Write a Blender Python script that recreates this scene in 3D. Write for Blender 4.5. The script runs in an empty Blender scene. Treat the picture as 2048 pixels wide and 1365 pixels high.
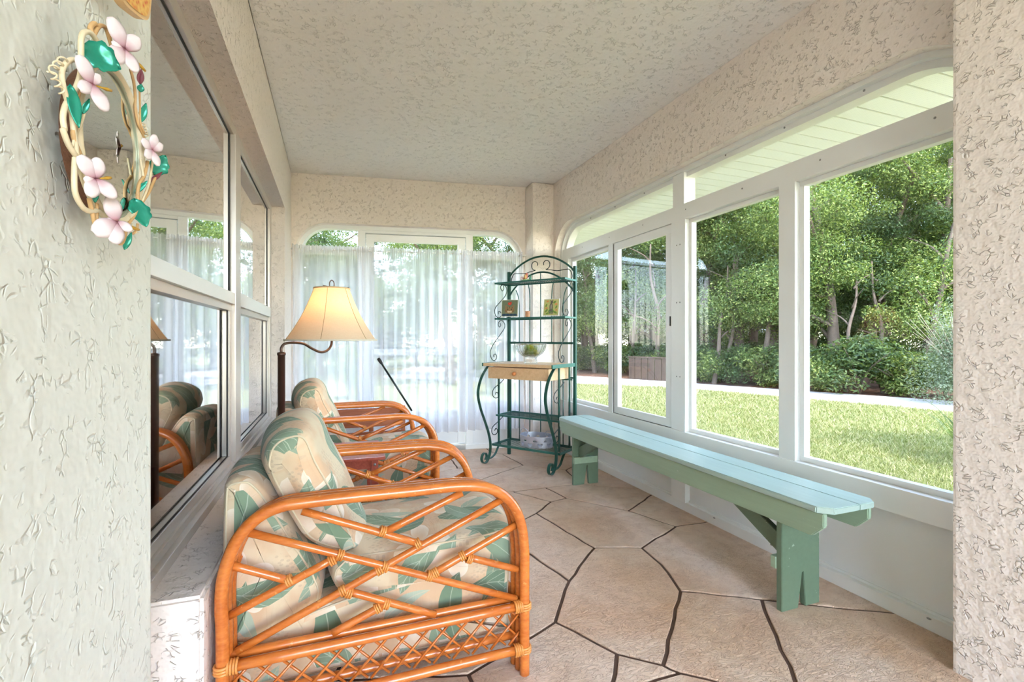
import bpy, bmesh, math, random
import numpy as np
from mathutils import Vector, Matrix
random.seed(7); RNG = np.random.default_rng(11)
PI = math.pi
C = bpy.context.scene.collection
SC = bpy.context.scene

# ---------------------------------------------------------------- camera, sky, sun, exposure
F_PX, CAM_H = 960.0, 1.03
TH = math.atan(359 / F_PX); SN, CS = math.sin(TH), math.cos(TH)
cam_d = bpy.data.cameras.new('camera'); cam = bpy.data.objects.new('camera', cam_d); C.objects.link(cam)
cam.location = (0, 0, CAM_H); cam.rotation_euler = (PI / 2, 0, -TH)
cam_d.sensor_width = 36; cam_d.lens = 36 * F_PX / 2048; cam_d.shift_y = -4.5 / 2048
cam_d.clip_start = 0.02; cam_d.clip_end = 400
SC.camera = cam

SUN_DIR = Vector((.05, -.52, .85)).normalized()
sd = bpy.data.lights.new('sun', 'SUN'); so = bpy.data.objects.new('sun', sd); C.objects.link(so)
so.rotation_euler = SUN_DIR.to_track_quat('Z', 'Y').to_euler(); sd.energy = 3.6; sd.angle = .009; sd.color = (1, .965, .91)
w = bpy.data.worlds.new('sky'); SC.world = w; w.use_nodes = True
wn = w.node_tree; wn.nodes.clear()
sky = wn.nodes.new('ShaderNodeTexSky'); sky.sky_type = 'NISHITA'; sky.sun_disc = False
sky.sun_elevation = math.asin(SUN_DIR.z); sky.sun_rotation = math.atan2(SUN_DIR.x, SUN_DIR.y)
sky.air_density = 1.0; sky.dust_density = .4; sky.ozone_density = 1.0
bg = wn.nodes.new('ShaderNodeBackground'); bg.inputs[1].default_value = 1.0
hs = wn.nodes.new('ShaderNodeHueSaturation'); hs.inputs['Saturation'].default_value = .80; hs.inputs['Value'].default_value = .95
wo = wn.nodes.new('ShaderNodeOutputWorld')
wn.links.new(sky.outputs[0], hs.inputs['Color']); wn.links.new(hs.outputs[0], bg.inputs[0]); wn.links.new(bg.outputs[0], wo.inputs[0])
SC.view_settings.view_transform = 'Standard'; SC.view_settings.look = 'None'
SC.view_settings.gamma = 1; SC.view_settings.use_curve_mapping = False
SC.view_settings.exposure = 1.48
SC.cycles.max_bounces = 8; SC.cycles.diffuse_bounces = 4; SC.cycles.transparent_max_bounces = 14
SC.cycles.glossy_bounces = 3; SC.cycles.transmission_bounces = 6; SC.cycles.adaptive_threshold = .14; SC.cycles.adaptive_min_samples = 16
SC.cycles.caustics_reflective = False; SC.cycles.caustics_refractive = False

# ---------------------------------------------------------------- measuring helpers (pixel of the survey photo -> point on a real plane)
def ray(u, v):
    a = (u - 1024) / F_PX; return Vector((SN + CS * a, CS - SN * a, (678 - v) / F_PX))
def at_z(u, v, z=0.0):
    r = ray(u, v); k = (z - CAM_H) / r.z; return Vector((r.x * k, r.y * k, z))
def at_x(u, v, x):
    r = ray(u, v); k = x / r.x; return Vector((x, r.y * k, CAM_H + r.z * k))
def at_y(u, v, y):
    r = ray(u, v); k = y / r.y; return Vector((r.x * k, y, CAM_H + r.z * k))

# ---------------------------------------------------------------- node helpers
def lin(c):
    return tuple(((x / 255) / 12.92 if x / 255 <= .04045 else ((x / 255 + .055) / 1.055) ** 2.4) for x in c) + (1,)
class N:
    """tiny expression builder for material node trees"""
    def __init__(s, name):
        s.m = bpy.data.materials.new(name); s.m.use_nodes = True; s.t = s.m.node_tree; s.t.nodes.clear()
        s.out = s.t.nodes.new('ShaderNodeOutputMaterial')
    def n(s, kind, **kw):
        nd = s.t.nodes.new(kind)
        for k, v in kw.items(): setattr(nd, k, v)
        return nd
    def put(s, sock, v):
        if isinstance(v, bpy.types.NodeSocket): s.t.links.new(v, sock)
        elif v is not None: sock.default_value = v
    def math(s, op, a, b=None, c=None):
        nd = s.n('ShaderNodeMath', operation=op); s.put(nd.inputs[0], a); s.put(nd.inputs[1], b); s.put(nd.inputs[2], c); return nd.outputs[0]
    def mix(s, f, a, b, blend='MIX'):
        nd = s.n('ShaderNodeMix', data_type='RGBA', blend_type=blend)
        s.put(nd.inputs[0], f); s.put(nd.inputs[6], a); s.put(nd.inputs[7], b); return nd.outputs[2]
    def coord(s, which='Object'):
        return s.n('ShaderNodeTexCoord').outputs[which]
    def mapping(s, v, scale=(1, 1, 1), rot=(0, 0, 0), loc=(0, 0, 0)):
        nd = s.n('ShaderNodeMapping'); s.put(nd.inputs['Vector'], v); nd.inputs['Scale'].default_value = scale
        nd.inputs['Rotation'].default_value = rot; nd.inputs['Location'].default_value = loc; return nd.outputs[0]
    def noise(s, v, scale=5, detail=3, rough=.5, dist=0, dims='3D'):
        nd = s.n('ShaderNodeTexNoise', noise_dimensions=dims); s.put(nd.inputs['Vector'], v)
        nd.inputs['Scale'].default_value = scale; nd.inputs['Detail'].default_value = detail
        nd.inputs['Roughness'].default_value = rough; nd.inputs['Distortion'].default_value = dist; return nd
    def voro(s, v, scale=5, feature='F1', rand=1, dims='3D'):
        nd = s.n('ShaderNodeTexVoronoi', feature=feature, voronoi_dimensions=dims); s.put(nd.inputs['Vector'], v)
        nd.inputs['Scale'].default_value = scale; nd.inputs['Randomness'].default_value = rand; return nd
    def ramp(s, f, stops):
        nd = s.n('ShaderNodeValToRGB'); s.put(nd.inputs[0], f); el = nd.color_ramp.elements
        while len(el) < len(stops): el.new(.5)
        for e, (p, c) in zip(el, stops): e.position = p; e.color = c if len(c) == 4 else tuple(c) + (1,)
        return nd.outputs[0]
    def bump(s, h, strength=.3, dist=.01):
        nd = s.n('ShaderNodeBump'); s.put(nd.inputs['Height'], h); nd.inputs['Strength'].default_value = strength
        nd.inputs['Distance'].default_value = dist; return nd.outputs[0]
    def bsdf(s, col, rough=.5, metal=0, spec=.5, normal=None, **kw):
        nd = s.n('ShaderNodeBsdfPrincipled'); s.put(nd.inputs['Base Color'], col); s.put(nd.inputs['Roughness'], rough)
        s.put(nd.inputs['Metallic'], metal); nd.inputs['Specular IOR Level'].default_value = spec
        if normal is not None: s.put(nd.inputs['Normal'], normal)
        for k, v in kw.items(): s.put(nd.inputs[k], v)
        return nd.outputs[0]
    def mixsh(s, f, a, b):
        nd = s.n('ShaderNodeMixShader'); s.put(nd.inputs[0], f); s.t.links.new(a, nd.inputs[1]); s.t.links.new(b, nd.inputs[2]); return nd.outputs[0]
    def done(s, sh):
        s.t.links.new(sh, s.out.inputs[0]); return s.m

def simple(name, rgb, rough=.5, metal=0, spec=.5, var=0.0, vscale=8, bump=0.0, bscale=60):
    n = N(name); co = n.coord(); col = lin(rgb)
    if var: col = n.mix(n.noise(co, vscale, 4).outputs[0], tuple(x * (1 - var) for x in lin(rgb)[:3]) + (1,), tuple(min(1, x * (1 + var)) for x in lin(rgb)[:3]) + (1,))
    nm = n.bump(n.noise(co, bscale, 3).outputs[0], bump, .003) if bump else None
    return n.done(n.bsdf(col, rough, metal, spec, nm))

def stucco(name, rgb, strength=1.0, scale=1.0):
    n = N(name); co = n.coord()
    dn = n.noise(co, 16 * scale, 1)
    warp = n.n('ShaderNodeVectorMath', operation='MULTIPLY_ADD'); n.put(warp.inputs[0], dn.outputs[1]); warp.inputs[1].default_value = (.06 / scale,) * 3; n.put(warp.inputs[2], co)
    v = n.voro(n.mapping(warp.outputs[0], (1, 1, 1.25)), 62 * scale, 'DISTANCE_TO_EDGE')
    mr = n.n('ShaderNodeMapRange'); n.put(mr.inputs[0], v.outputs[0]); mr.inputs[1].default_value = 0; mr.inputs[2].default_value = .13
    mask = n.noise(co, 36 * scale, 2, .6)
    mk = n.n('ShaderNodeMapRange'); n.put(mk.inputs[0], mask.outputs[0]); mk.inputs[1].default_value = .53; mk.inputs[2].default_value = .62
    groove = n.math('MULTIPLY', n.math('SUBTRACT', 1, mr.outputs[0]), mk.outputs[0])
    h = n.math('ADD', n.math('MULTIPLY', groove, -.6), n.math('MULTIPLY', mask.outputs[0], 1.1))
    base = lin(rgb)
    col = n.mix(n.math('MULTIPLY', groove, .18), base, tuple(x * .6 for x in base[:3]) + (1,))
    d = n.n('ShaderNodeBsdfDiffuse'); n.put(d.inputs[0], col); n.put(d.inputs['Normal'], n.bump(h, .7 * strength, .006))
    return n.done(d.outputs[0])

def M_wood(name, c1, c2, rough=.4, axis=0, scale=1.0, knots=False, coat=0.0, spec=.5):
    n = N(name); co = n.coord(); sc = [22 * scale] * 3; sc[axis] = 1.6 * scale
    mp = n.mapping(co, tuple(sc))
    g = n.noise(mp, 2.2, 5, .6, 1.2).outputs[0]; f = n.noise(n.mapping(co, tuple(x * 5 for x in sc)), 3, 2).outputs[0]
    mixf = n.math('ADD', n.math('MULTIPLY', g, .8), n.math('MULTIPLY', f, .25))
    col = n.ramp(mixf, [(.3, lin(c1)), (.7, lin(c2))])
    return n.done(n.bsdf(col, rough, 0, spec, n.bump(mixf, .12, .002), **({'Coat Weight': coat, 'Coat Roughness': .15} if coat else {})))

MAT = {}
MAT['stucco'] = stucco('stucco_paint', (240, 228, 219), 1.35)
MAT['stucco_ceiling'] = stucco('ceiling_stucco', (243, 238, 234), 1.25, .9)
MAT['stucco_near'] = stucco('daylit_stucco', (232, 232, 222), .9, .75)  # near left wall: its cool daylight tint is put into the stucco colour
MAT['white'] = simple('white_aluminium', (236, 235, 231), .38, 0, .5, .02)
MAT['white_panel'] = simple('white_panel', (232, 232, 230), .6, 0, .3, .03, 3, .12, 160)
MAT['silver'] = simple('brushed_frame', (205, 196, 186), .35, .35, .5, .04)
MAT['dark_gasket'] = simple('dark_gasket', (34, 32, 32), .6)
MAT['screw'] = simple('screw_head', (150, 148, 144), .3, .9)

def mat_glass(name, tint, refl_mul, ior=1.5):
    n = N(name); tr = n.n('ShaderNodeBsdfTransparent'); tr.inputs[0].default_value = tint
    gl = n.n('ShaderNodeBsdfGlossy'); gl.inputs['Roughness'].default_value = .0; gl.inputs['Color'].default_value = (1, 1, 1, 1)
    lw = n.n('ShaderNodeLayerWeight'); lw.inputs[0].default_value = .5   # Schlick reflectance of a thin pane
    f = n.math('ADD', .035, n.math('MULTIPLY', n.math('POWER', lw.outputs['Facing'], 5.0), .93))
    f = n.math('MINIMUM', n.math('MULTIPLY', f, refl_mul), 1.0)
    return n.done(n.mixsh(f, tr.outputs[0], gl.outputs[0]))
MAT['glass'] = mat_glass('window_glass', (.975, .985, .975, 1), .6)
MAT['glass_dark'] = mat_glass('house_window_glass', (.86, .86, .85, 1), 2.6)

def mat_sheer():
    n = N('sheer_voile'); co = n.coord('UV')
    tr = n.n('ShaderNodeBsdfTransparent'); tr.inputs[0].default_value = (.97, .97, 1, 1)
    df = n.n('ShaderNodeBsdfDiffuse'); df.inputs[0].default_value = (.90, .89, .90, 1)
    tl = n.n('ShaderNodeBsdfTranslucent'); tl.inputs[0].default_value = (.84, .84, .87, 1)
    cloth = n.mixsh(.46, df.outputs[0], tl.outputs[0])
    # denser where the cloth turns away from the viewer's line, as real voile does: facing angle of the weave
    lw = n.n('ShaderNodeLayerWeight'); lw.inputs[0].default_value = .35
    wv = n.noise(n.mapping(co, (900, 900, 1)), 1, 1).outputs[0]
    f = n.math('ADD', .53, n.math('ADD', n.math('MULTIPLY', lw.outputs['Facing'], .40), n.math('MULTIPLY', n.math('SUBTRACT', wv, .5), .1)))
    return n.done(n.mixsh(n.math('MINIMUM', f, .97), tr.outputs[0], cloth))
MAT['sheer'] = mat_sheer()

# ---------------------------------------------------------------- object helpers
ORG = Vector((0, 0, 0))
def tag(o, label=None, cat=None, group=None, kind=None):
    if label: o['label'] = label
    if cat: o['category'] = cat
    if group: o['group'] = group
    if kind: o['kind'] = kind
    return o
def thing(name, label, cat, loc=(0, 0, 0), rz=0, group=None, kind=None):
    o = bpy.data.objects.new(name, None); C.objects.link(o); o.location = loc; o.rotation_euler = (0, 0, rz)
    o.empty_display_size = .1
    return tag(o, label, cat, group, kind)
def obj(name, me, mat, parent=None, smooth=None, **kw):
    """me: bmesh or mesh, written in world space; ORG is taken off when it hangs under a parent"""
    if isinstance(me, bmesh.types.BMesh):
        b = me; me = bpy.data.meshes.new(name); b.to_mesh(me); b.free()
    if parent is not None and ORG.length: me.transform(Matrix.Translation(-ORG))
    for m in (mat if isinstance(mat, (list, tuple)) else [mat]): me.materials.append(m)
    if smooth is not None:
        me.shade_smooth() if smooth >= 180 else me.set_sharp_from_angle(angle=math.radians(smooth))
    o = bpy.data.objects.new(name, me); C.objects.link(o)
    if parent is not None: o.parent = parent
    return tag(o, **kw)
def copy_tree(o, parent=None):
    c = o.copy(); C.objects.link(c); c.parent = parent
    for ch in [x for x in o.children]: copy_tree(ch, c)
    return c
def B(): return bmesh.new()
def box(bm, p0, p1, mtx=None, bev=0):
    x0, y0, z0 = p0; x1, y1, z1 = p1
    vs = [bm.verts.new(v) for v in ((x0, y0, z0), (x1, y0, z0), (x1, y1, z0), (x0, y1, z0), (x0, y0, z1), (x1, y0, z1), (x1, y1, z1), (x0, y1, z1))]
    fs = [bm.faces.new([vs[i] for i in q]) for q in ((3, 2, 1, 0), (4, 5, 6, 7), (0, 1, 5, 4), (1, 2, 6, 5), (2, 3, 7, 6), (3, 0, 4, 7))]
    if bev:
        es = list({e for f in fs for e in f.edges})
        r = bmesh.ops.bevel(bm, geom=es, offset=bev, segments=2, affect='EDGES', profile=.7)
        if mtx is not None:
            vv = {v for f in r['faces'] for v in f.verts} | {v for v in vs if v.is_valid}
            bmesh.ops.transform(bm, matrix=mtx, verts=list(vv))
    elif mtx is not None: bmesh.ops.transform(bm, matrix=mtx, verts=vs)
    return bm
def bx(p0, p1, bev=0, mtx=None):
    b = B(); box(b, p0, p1, None, bev)
    if mtx is not None: bmesh.ops.transform(b, matrix=mtx, verts=b.verts)
    return b
def prism(bm, pts, axis, a, b, bev=0):
    """extrude a 2-D outline (list of pairs) between a and b along axis 0/1/2"""
    def P(p, t):
        l = list(p); l.insert(axis, t); return l
    v0 = [bm.verts.new(P(p, a)) for p in pts]; v1 = [bm.verts.new(P(p, b)) for p in pts]
    n = len(pts); fs = [bm.faces.new(v0), bm.faces.new(v1[::-1])]
    for i in range(n): fs.append(bm.faces.new((v0[i], v0[(i + 1) % n], v1[(i + 1) % n], v1[i])))
    bmesh.ops.recalc_face_normals(bm, faces=fs)
    if bev:
        es = [e for e in {e for f in fs for e in f.edges} if e.calc_face_angle(0) > .3]
        bmesh.ops.bevel(bm, geom=es, offset=bev, segments=2, affect='EDGES')
    return bm
def catmull(pts, n=8, closed=False):
    P = [Vector(p) for p in pts]; out = []; m = len(P)
    rng = range(m if closed else m - 1)
    for i in rng:
        if closed: a, b, c, d = P[(i - 1) % m], P[i], P[(i + 1) % m], P[(i + 2) % m]
        else: a, b, c, d = P[max(i - 1, 0)], P[i], P[i + 1], P[min(i + 2, m - 1)]
        for k in range(n):
            t = k / n
            out.append(.5 * ((2 * b) + (c - a) * t + (2 * a - 5 * b + 4 * c - d) * t * t + (3 * b - a - 3 * c + d) * t ** 3))
    if not closed: out.append(P[-1])
    return out
def tube(bm, pts, r, seg=8, closed=False, cap=True, flat=None):
    """tube along a polyline; r number or list; flat=(vector, factor) squashes the section along a vector"""
    P = [Vector(p) for p in pts]; n = len(P); rings = []
    R = r if isinstance(r, (list, tuple)) else [r] * n
    up = None
    for i in range(n):
        if closed: t = (P[(i + 1) % n] - P[i - 1])
        else: t = (P[min(i + 1, n - 1)] - P[max(i - 1, 0)])
        if t.length < 1e-9: t = Vector((0, 0, 1))
        t.normalize()
        if up is None:
            up = Vector((0, 0, 1)) if abs(t.z) < .9 else Vector((1, 0, 0))
        s = t.cross(up)
        if s.length < 1e-6: s = t.orthogonal()
        s.normalize(); up = s.cross(t).normalized(); ring = []
        for k in range(seg):
            a = 2 * PI * k / seg; o = (s * math.cos(a) + up * math.sin(a)) * R[i]
            if flat: o = o + flat[0] * (o.dot(flat[0]) * (flat[1] - 1))
            ring.append(bm.verts.new(P[i] + o))
        rings.append(ring)
    for i in range(n if closed else n - 1):
        a, b = rings[i], rings[(i + 1) % n]
        for k in range(seg):
            f = bm.faces.new((a[k], a[(k + 1) % seg], b[(k + 1) % seg], b[k])); f.smooth = True
    if cap and not closed:
        bm.faces.new(rings[0][::-1]); bm.faces.new(rings[-1])
    return bm
def tb(pts, r, seg=8, **kw): return tube(B(), pts, r, seg, **kw)
def lathe(bm, prof, center, seg=32, flute=None):
    cx, cy, cz = center; rings = []
    for (r, z) in prof:
        ring = []
        for k in range(seg):
            a = 2 * PI * k / seg; rr = r * (flute(a, z) if flute else 1)
            ring.append(bm.verts.new((cx + rr * math.cos(a), cy + rr * math.sin(a), cz + z)))
        rings.append(ring)
    for i in range(len(rings) - 1):
        for k in range(seg):
            f = bm.faces.new((rings[i][k], rings[i][(k + 1) % seg], rings[i + 1][(k + 1) % seg], rings[i + 1][k])); f.smooth = True
    if prof[0][0] > 0: bm.faces.new(rings[0][::-1])
    if prof[-1][0] > 0: bm.faces.new(rings[-1])
    bmesh.ops.remove_doubles(bm, verts=bm.verts, dist=1e-5)
    return bm
def sphere(bm, c, r, seg=12, sc=(1, 1, 1), rot=None):
    m = Matrix.Translation(c) @ (rot if rot is not None else Matrix.Identity(4)) @ Matrix.Diagonal((*[r * s for s in sc], 1))
    res = bmesh.ops.create_uvsphere(bm, u_segments=seg, v_segments=max(6, seg // 2 + 2), radius=1, matrix=m)
    for f in {f for v in res['verts'] for f in v.link_faces}: f.smooth = True
    return bm
def mesh_np(name, V, F, nper):
    me = bpy.data.meshes.new(name); V = np.asarray(V, np.float32); F = np.asarray(F, np.int32)
    me.vertices.add(len(V)); me.vertices.foreach_set('co', V.ravel())
    me.loops.add(F.size); me.loops.foreach_set('vertex_index', F.ravel())
    me.polygons.add(len(F)); me.polygons.foreach_set('loop_start', np.arange(len(F), dtype=np.int32) * nper)
    me.polygons.foreach_set('loop_total', np.full(len(F), nper, np.int32))
    me.update(calc_edges=True); return me

ROOF_Z = 2.45
# ================================================================ SETTING
# ---- floor of stamped stones
FV = dict(A=(1188.6, 1096), B=(1283.8, 1096), C=(1138, 1162.4), D=(1361, 1182.7), BD=(1322, 1128.7), E=(1110.4, 1244), F=(1233.7, 1308), G=(1326, 1330.5), H=(1360, 1346),
          I=(1352, 1053), J=(1072.4, 1026.7), K=(1102.3, 1003.6), L=(1132.8, 996.5), M=(1256, 1022), P=(1091, 976), Q=(1026, 984), R=(1150.6, 968),
          S=(1131.8, 940.4), T=(1046.5, 930.8), U=(1028.7, 936), W=(1151, 957), X=(1006, 909.5), Z=(915, 937), AA=(1523.4, 1199.7), k1=(937, 1349.5), EE=(1062, 1109),
          b1=(900, 915), b2=(873, 915), X2=(985, 905))
FW = {k: tuple(at_z(*p)[:2]) for k, p in FV.items()}
FW.update(N=(2.06, 2.70), O=(2.06, 2.14), BB=(2.06, 1.13), h1=(.80, 2.42), h2=(.3, 2.6), h3=(.75, 3.2), h4=(.5, 3.6), h5=(.3, 4.2), h6=(.45, .8), h7=(0, 1.55), h9=(.2, 2.1),
          h10=(1.25, .985), h12=(1.4, .3), h14=(.6, -.1), Fb=(.75, 1.2), V=(2.06, 3.62), X3=(2.06, 3.64 + .03),
          w1=(-.45, 2.5), w2=(-.45, 1.55), w3=(-.45, 3.5), w4=(-.45, .7), w5=(-.45, -.3), t1=(.2, 4.6), t2=(1.05, 4.6), t3=(1.33, 4.6), e1=(2.06, .2), s1=(.8, -1.2),
          c0=(-.45, -1.2), c1=(2.06, -1.2), c2=(2.06, 4.6), c3=(-.45, 4.6))
FE = ('A-B A-J A-C B-I B-BD BD-D I-M I-O M-L M-N L-K L-P K-J K-Q J-h1 P-Q P-R R-N R-W W-S S-V S-T T-U T-X U-Z U-h3 X-X2 X-X3 Z-b1 Z-h4 b1-b2 b1-t2 b2-h5 X2-t3 '
      'D-AA AA-BB D-G AA-h10 G-F G-H H-h10 H-Fb F-E F-Fb E-C E-k1 C-EE EE-h1 EE-h9 k1-h7 k1-h6 h1-h2 h2-h3 h2-w1 h3-Q h4-h5 h4-w3 h5-t1 h7-h9 h7-w2 h9-h2 '
      'Fb-h6 h6-w4 h6-h14 h10-h12 h12-h14 h12-e1 h14-w5 h14-s1 '
      'c0-s1 s1-c1 c1-e1 e1-BB BB-O O-N N-V V-X3 X3-c2 c2-t3 t3-t2 t2-t1 t1-c3 c3-w3 w3-w1 w1-w2 w2-w4 w4-w5 w5-c0')
def floor_faces():
    adj = {}
    for e in FE.split():
        a, b = e.split('-'); adj.setdefault(a, []).append(b); adj.setdefault(b, []).append(a)
    ang = lambda a, b: math.atan2(FW[b][1] - FW[a][1], FW[b][0] - FW[a][0])
    for a in adj: adj[a].sort(key=lambda b: ang(a, b))
    seen = set(); faces = []
    for a in adj:
        for b in adj[a]:
            if (a, b) in seen: continue
            f = []; x, y = a, b
            while (x, y) not in seen:
                seen.add((x, y)); f.append(x); l = adj[y]; x, y = y, l[(l.index(x) - 1) % len(l)]
            area = sum(FW[f[i]][0] * FW[f[(i + 1) % len(f)]][1] - FW[f[(i + 1) % len(f)]][0] * FW[f[i]][1] for i in range(len(f))) / 2
            if area > 0: faces.append(f)
    return faces
def edge_poly(a, b):
    flip = a > b
    if flip: a, b = b, a
    p, q = Vector(FW[a]), Vector(FW[b]); L = (q - p).length; n = max(2, min(9, int(L / .07))); rnd = random.Random(a + '|' + b)
    nn = Vector((-(q - p).y, (q - p).x)).normalized(); out = []
    border = abs(p.x - q.x) < 1e-6 or abs(p.y - q.y) < 1e-6
    for i in range(n + 1):
        t = i / n; j = 0 if i in (0, n) or border else rnd.uniform(-.005, .005)
        out.append(p + (q - p) * t + nn * j)
    return out[::-1] if flip else out
def mat_floor():
    n = N('stamped_concrete'); co = n.coord()
    oi = n.n('ShaderNodeObjectInfo')
    big = n.noise(co, 2.3, 4, .6, .6).outputs[0]; med = n.noise(co, 9, 5, .65, 1.4).outputs[0]
    c = n.ramp(big, [(.3, lin((228, 184, 150))), (.5, lin((238, 203, 174))), (.72, lin((242, 216, 194)))])
    c = n.mix(n.math('MULTIPLY', n.math('SUBTRACT', med, .35), .9), c, lin((186, 140, 102)))
    c = n.mix(n.math('MULTIPLY', oi.outputs['Random'], .16), c, lin((226, 204, 184)))
    tro = n.noise(n.mapping(co, (1.5, 3.6, 1), (0, 0, .5)), 4, 5, .7, 2.2).outputs[0]
    sw = n.noise(n.mapping(co, (2, 5, 1), (0, 0, -.6)), 7, 2, .5, 3.5).outputs[0]
    ridg = n.math('ABSOLUTE', n.math('SUBTRACT', sw, .5))
    h = n.math('ADD', n.math('MULTIPLY', tro, 1.0), n.math('ADD', n.math('MULTIPLY', n.math('MINIMUM', ridg, .035), 9), n.math('MULTIPLY', med, .4)))
    c = n.mix(n.math('MULTIPLY', n.math('LESS_THAN', ridg, .010), n.math('MULTIPLY', n.math('GREATER_THAN', med, .52), .45)), c, lin((168, 122, 90)))
    rg = n.math('ADD', .34, n.math('MULTIPLY', med, .22))
    return n.done(n.bsdf(c, rg, 0, .5, n.bump(h, .9, .010)))
MAT['stone'] = mat_floor()
MAT['grout'] = simple('joint_mortar', (98, 76, 64), .9, 0, .2, .15, 30, .3, 200)
fl = obj('floor', bx((-.45, -2.8, -.12), (2.06, 4.6, -.0045)), MAT['grout'], kind='structure')
for f in floor_faces():
    poly = []
    for i in range(len(f)): poly += edge_poly(f[i], f[(i + 1) % len(f)])[:-1]
    m = len(poly); ins = []
    for i in range(m):
        a, b, c = poly[i - 1], poly[i], poly[(i + 1) % m]
        n1 = Vector((-(b - a).y, (b - a).x)).normalized(); n2 = Vector((-(c - b).y, (c - b).x)).normalized()
        nn = (n1 + n2); nn = nn.normalized() / max(.5, nn.normalized().dot(n1)) if nn.length > 1e-4 else n1
        ins.append((b, nn))
    b_ = B(); g = .0065
    lv = [[b_.verts.new((*(p + nn * d), z)) for p, nn in ins] for d, z in ((g, -.007), (g, -.0018), (g + .002, 0))]
    for l in range(2):
        for i in range(m): b_.faces.new((lv[l][i], lv[l][(i + 1) % m], lv[l + 1][(i + 1) % m], lv[l + 1][i]))
    b_.faces.new(lv[2])
    obj('stone', b_, MAT['stone'], fl)

# ---- ceiling, left wall with beam and sill
obj('ceiling', bx((-4.2, -2.9, ROOF_Z), (2.85, 4.62, ROOF_Z + .15)), MAT['stucco_ceiling'], kind='structure')
XL = -.33
b = B(); box(b, (XL - .12, -2.8, -.1), (XL, 1.125, ROOF_Z), bev=.012)
obj('wall_left', b, MAT['stucco_near'], kind='structure')
b = B(); box(b, (XL - .18, 1.12, 2.0), (XL, 4.7, ROOF_Z)); box(b, (XL - .18, 3.90, -.1), (XL, 4.7, 2.0)); box(b, (XL - .18, 1.12, ROOF_Z - .01), (XL, 4.7, ROOF_Z))
bb = obj('wall_left_beam', b, MAT['stucco'], kind='structure'); bb.name = 'trim_1'
b = B()
prism(b, [(-.46, 1.31), (-.285, 1.31), (-.285, 3.90), (-.46, 3.90)], 2, -.1, .425, .008)
lw = obj('wall_left', b, MAT['stucco'], kind='structure')
b = B(); prism(b, [(-.50, 1.0), (-.405, 1.0), (-.405, 1.33), (-.50, 1.33)], 2, -.1, .44)
prism(b, [(-.41, 1.20), (-.345, 1.20), (-.315, 1.315), (-.41, 1.315)], 2, -.1, .22, .02)
obj('wall_left', b, MAT['stucco'], kind='structure')

# ---- right wall with arched opening, column, near pillar
def arch_outline(y0, y1, zt, r0, r1, z0=-.1, n=14):
    pts = [(y0, z0)]
    for k in range(n + 1):
        a = PI - k / n * PI / 2; pts.append((y0 + r0 + r0 * math.cos(a), zt - r0 + r0 * math.sin(a)))
    for k in range(n + 1):
        a = PI / 2 - k / n * PI / 2; pts.append((y1 - r1 + r1 * math.cos(a), zt - r1 + r1 * math.sin(a)))
    pts.append((y1, z0)); return pts
def arch_wall(bm, outer0, outer1, ztop, ar, f, t0, t1):
    """wall strips around the arch; f(s,z,t) maps into the world"""
    top = []; n = len(ar)
    for i in range(n - 1):
        (s0, z0), (s1, z1) = ar[i], ar[i + 1]
        if abs(s1 - s0) < 1e-6: continue
        top.append((s0, z0, s1, z1))
    def hexa(q):
        v = [bm.verts.new(f(s, z, t)) for t in (t0, t1) for s, z in q]
        for idx in ((0, 1, 2, 3), (7, 6, 5, 4), (0, 4, 5, 1), (2, 6, 7, 3)): bm.faces.new([v[i] for i in idx])
        return v
    for s0, z0, s1, z1 in top: hexa([(s0, z0), (s1, z1), (s1, ztop), (s0, ztop)])
    for a, c in ((outer0, ar[0][0]), (ar[-1][0], outer1)):
        if c - a > 1e-4:
            v = hexa([(a, -.1), (c, -.1), (c, ztop), (a, ztop)])
            bm.faces.new((v[0], v[3], v[7], v[4])); bm.faces.new((v[1], v[5], v[6], v[2]))
    bmesh.ops.remove_doubles(bm, verts=bm.verts, dist=1e-5); bmesh.ops.recalc_face_normals(bm, faces=bm.faces)
    return bm
AR = arch_outline(.80, 3.97, 2.05, .36, .30)
fR = lambda s, z, t: (t, s, z)
obj('wall_right', arch_wall(B(), -1.2, 4.4, ROOF_Z, AR, fR, 1.90, 2.07), MAT['stucco'], kind='structure', smooth=40)
b = B(); box(b, (1.69, 3.99, -.1), (1.91, 4.35, ROOF_Z), bev=.03)
obj('wall_column', b, MAT['stucco'], kind='structure').name = 'trim_2'
b = B(); box(b, (1.80, -2.8, -.1), (2.3, .916, ROOF_Z), bev=.010)
obj('wall_near', b, MAT['stucco'], kind='structure').name = 'wall_right'

# white aluminium frame of the right window wall
XF = 1.975
YN = .80
win = thing('window_2', None, None, (0, 0, 0), kind='structure')
def wp(name, p0, p1, bev=.003, mat='white', **kw): return obj(name, bx(p0, p1, bev), MAT[mat], win, **kw)
def at(u, v, x=XF): p = at_x(u, v, x); return p.y, p.z
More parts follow.
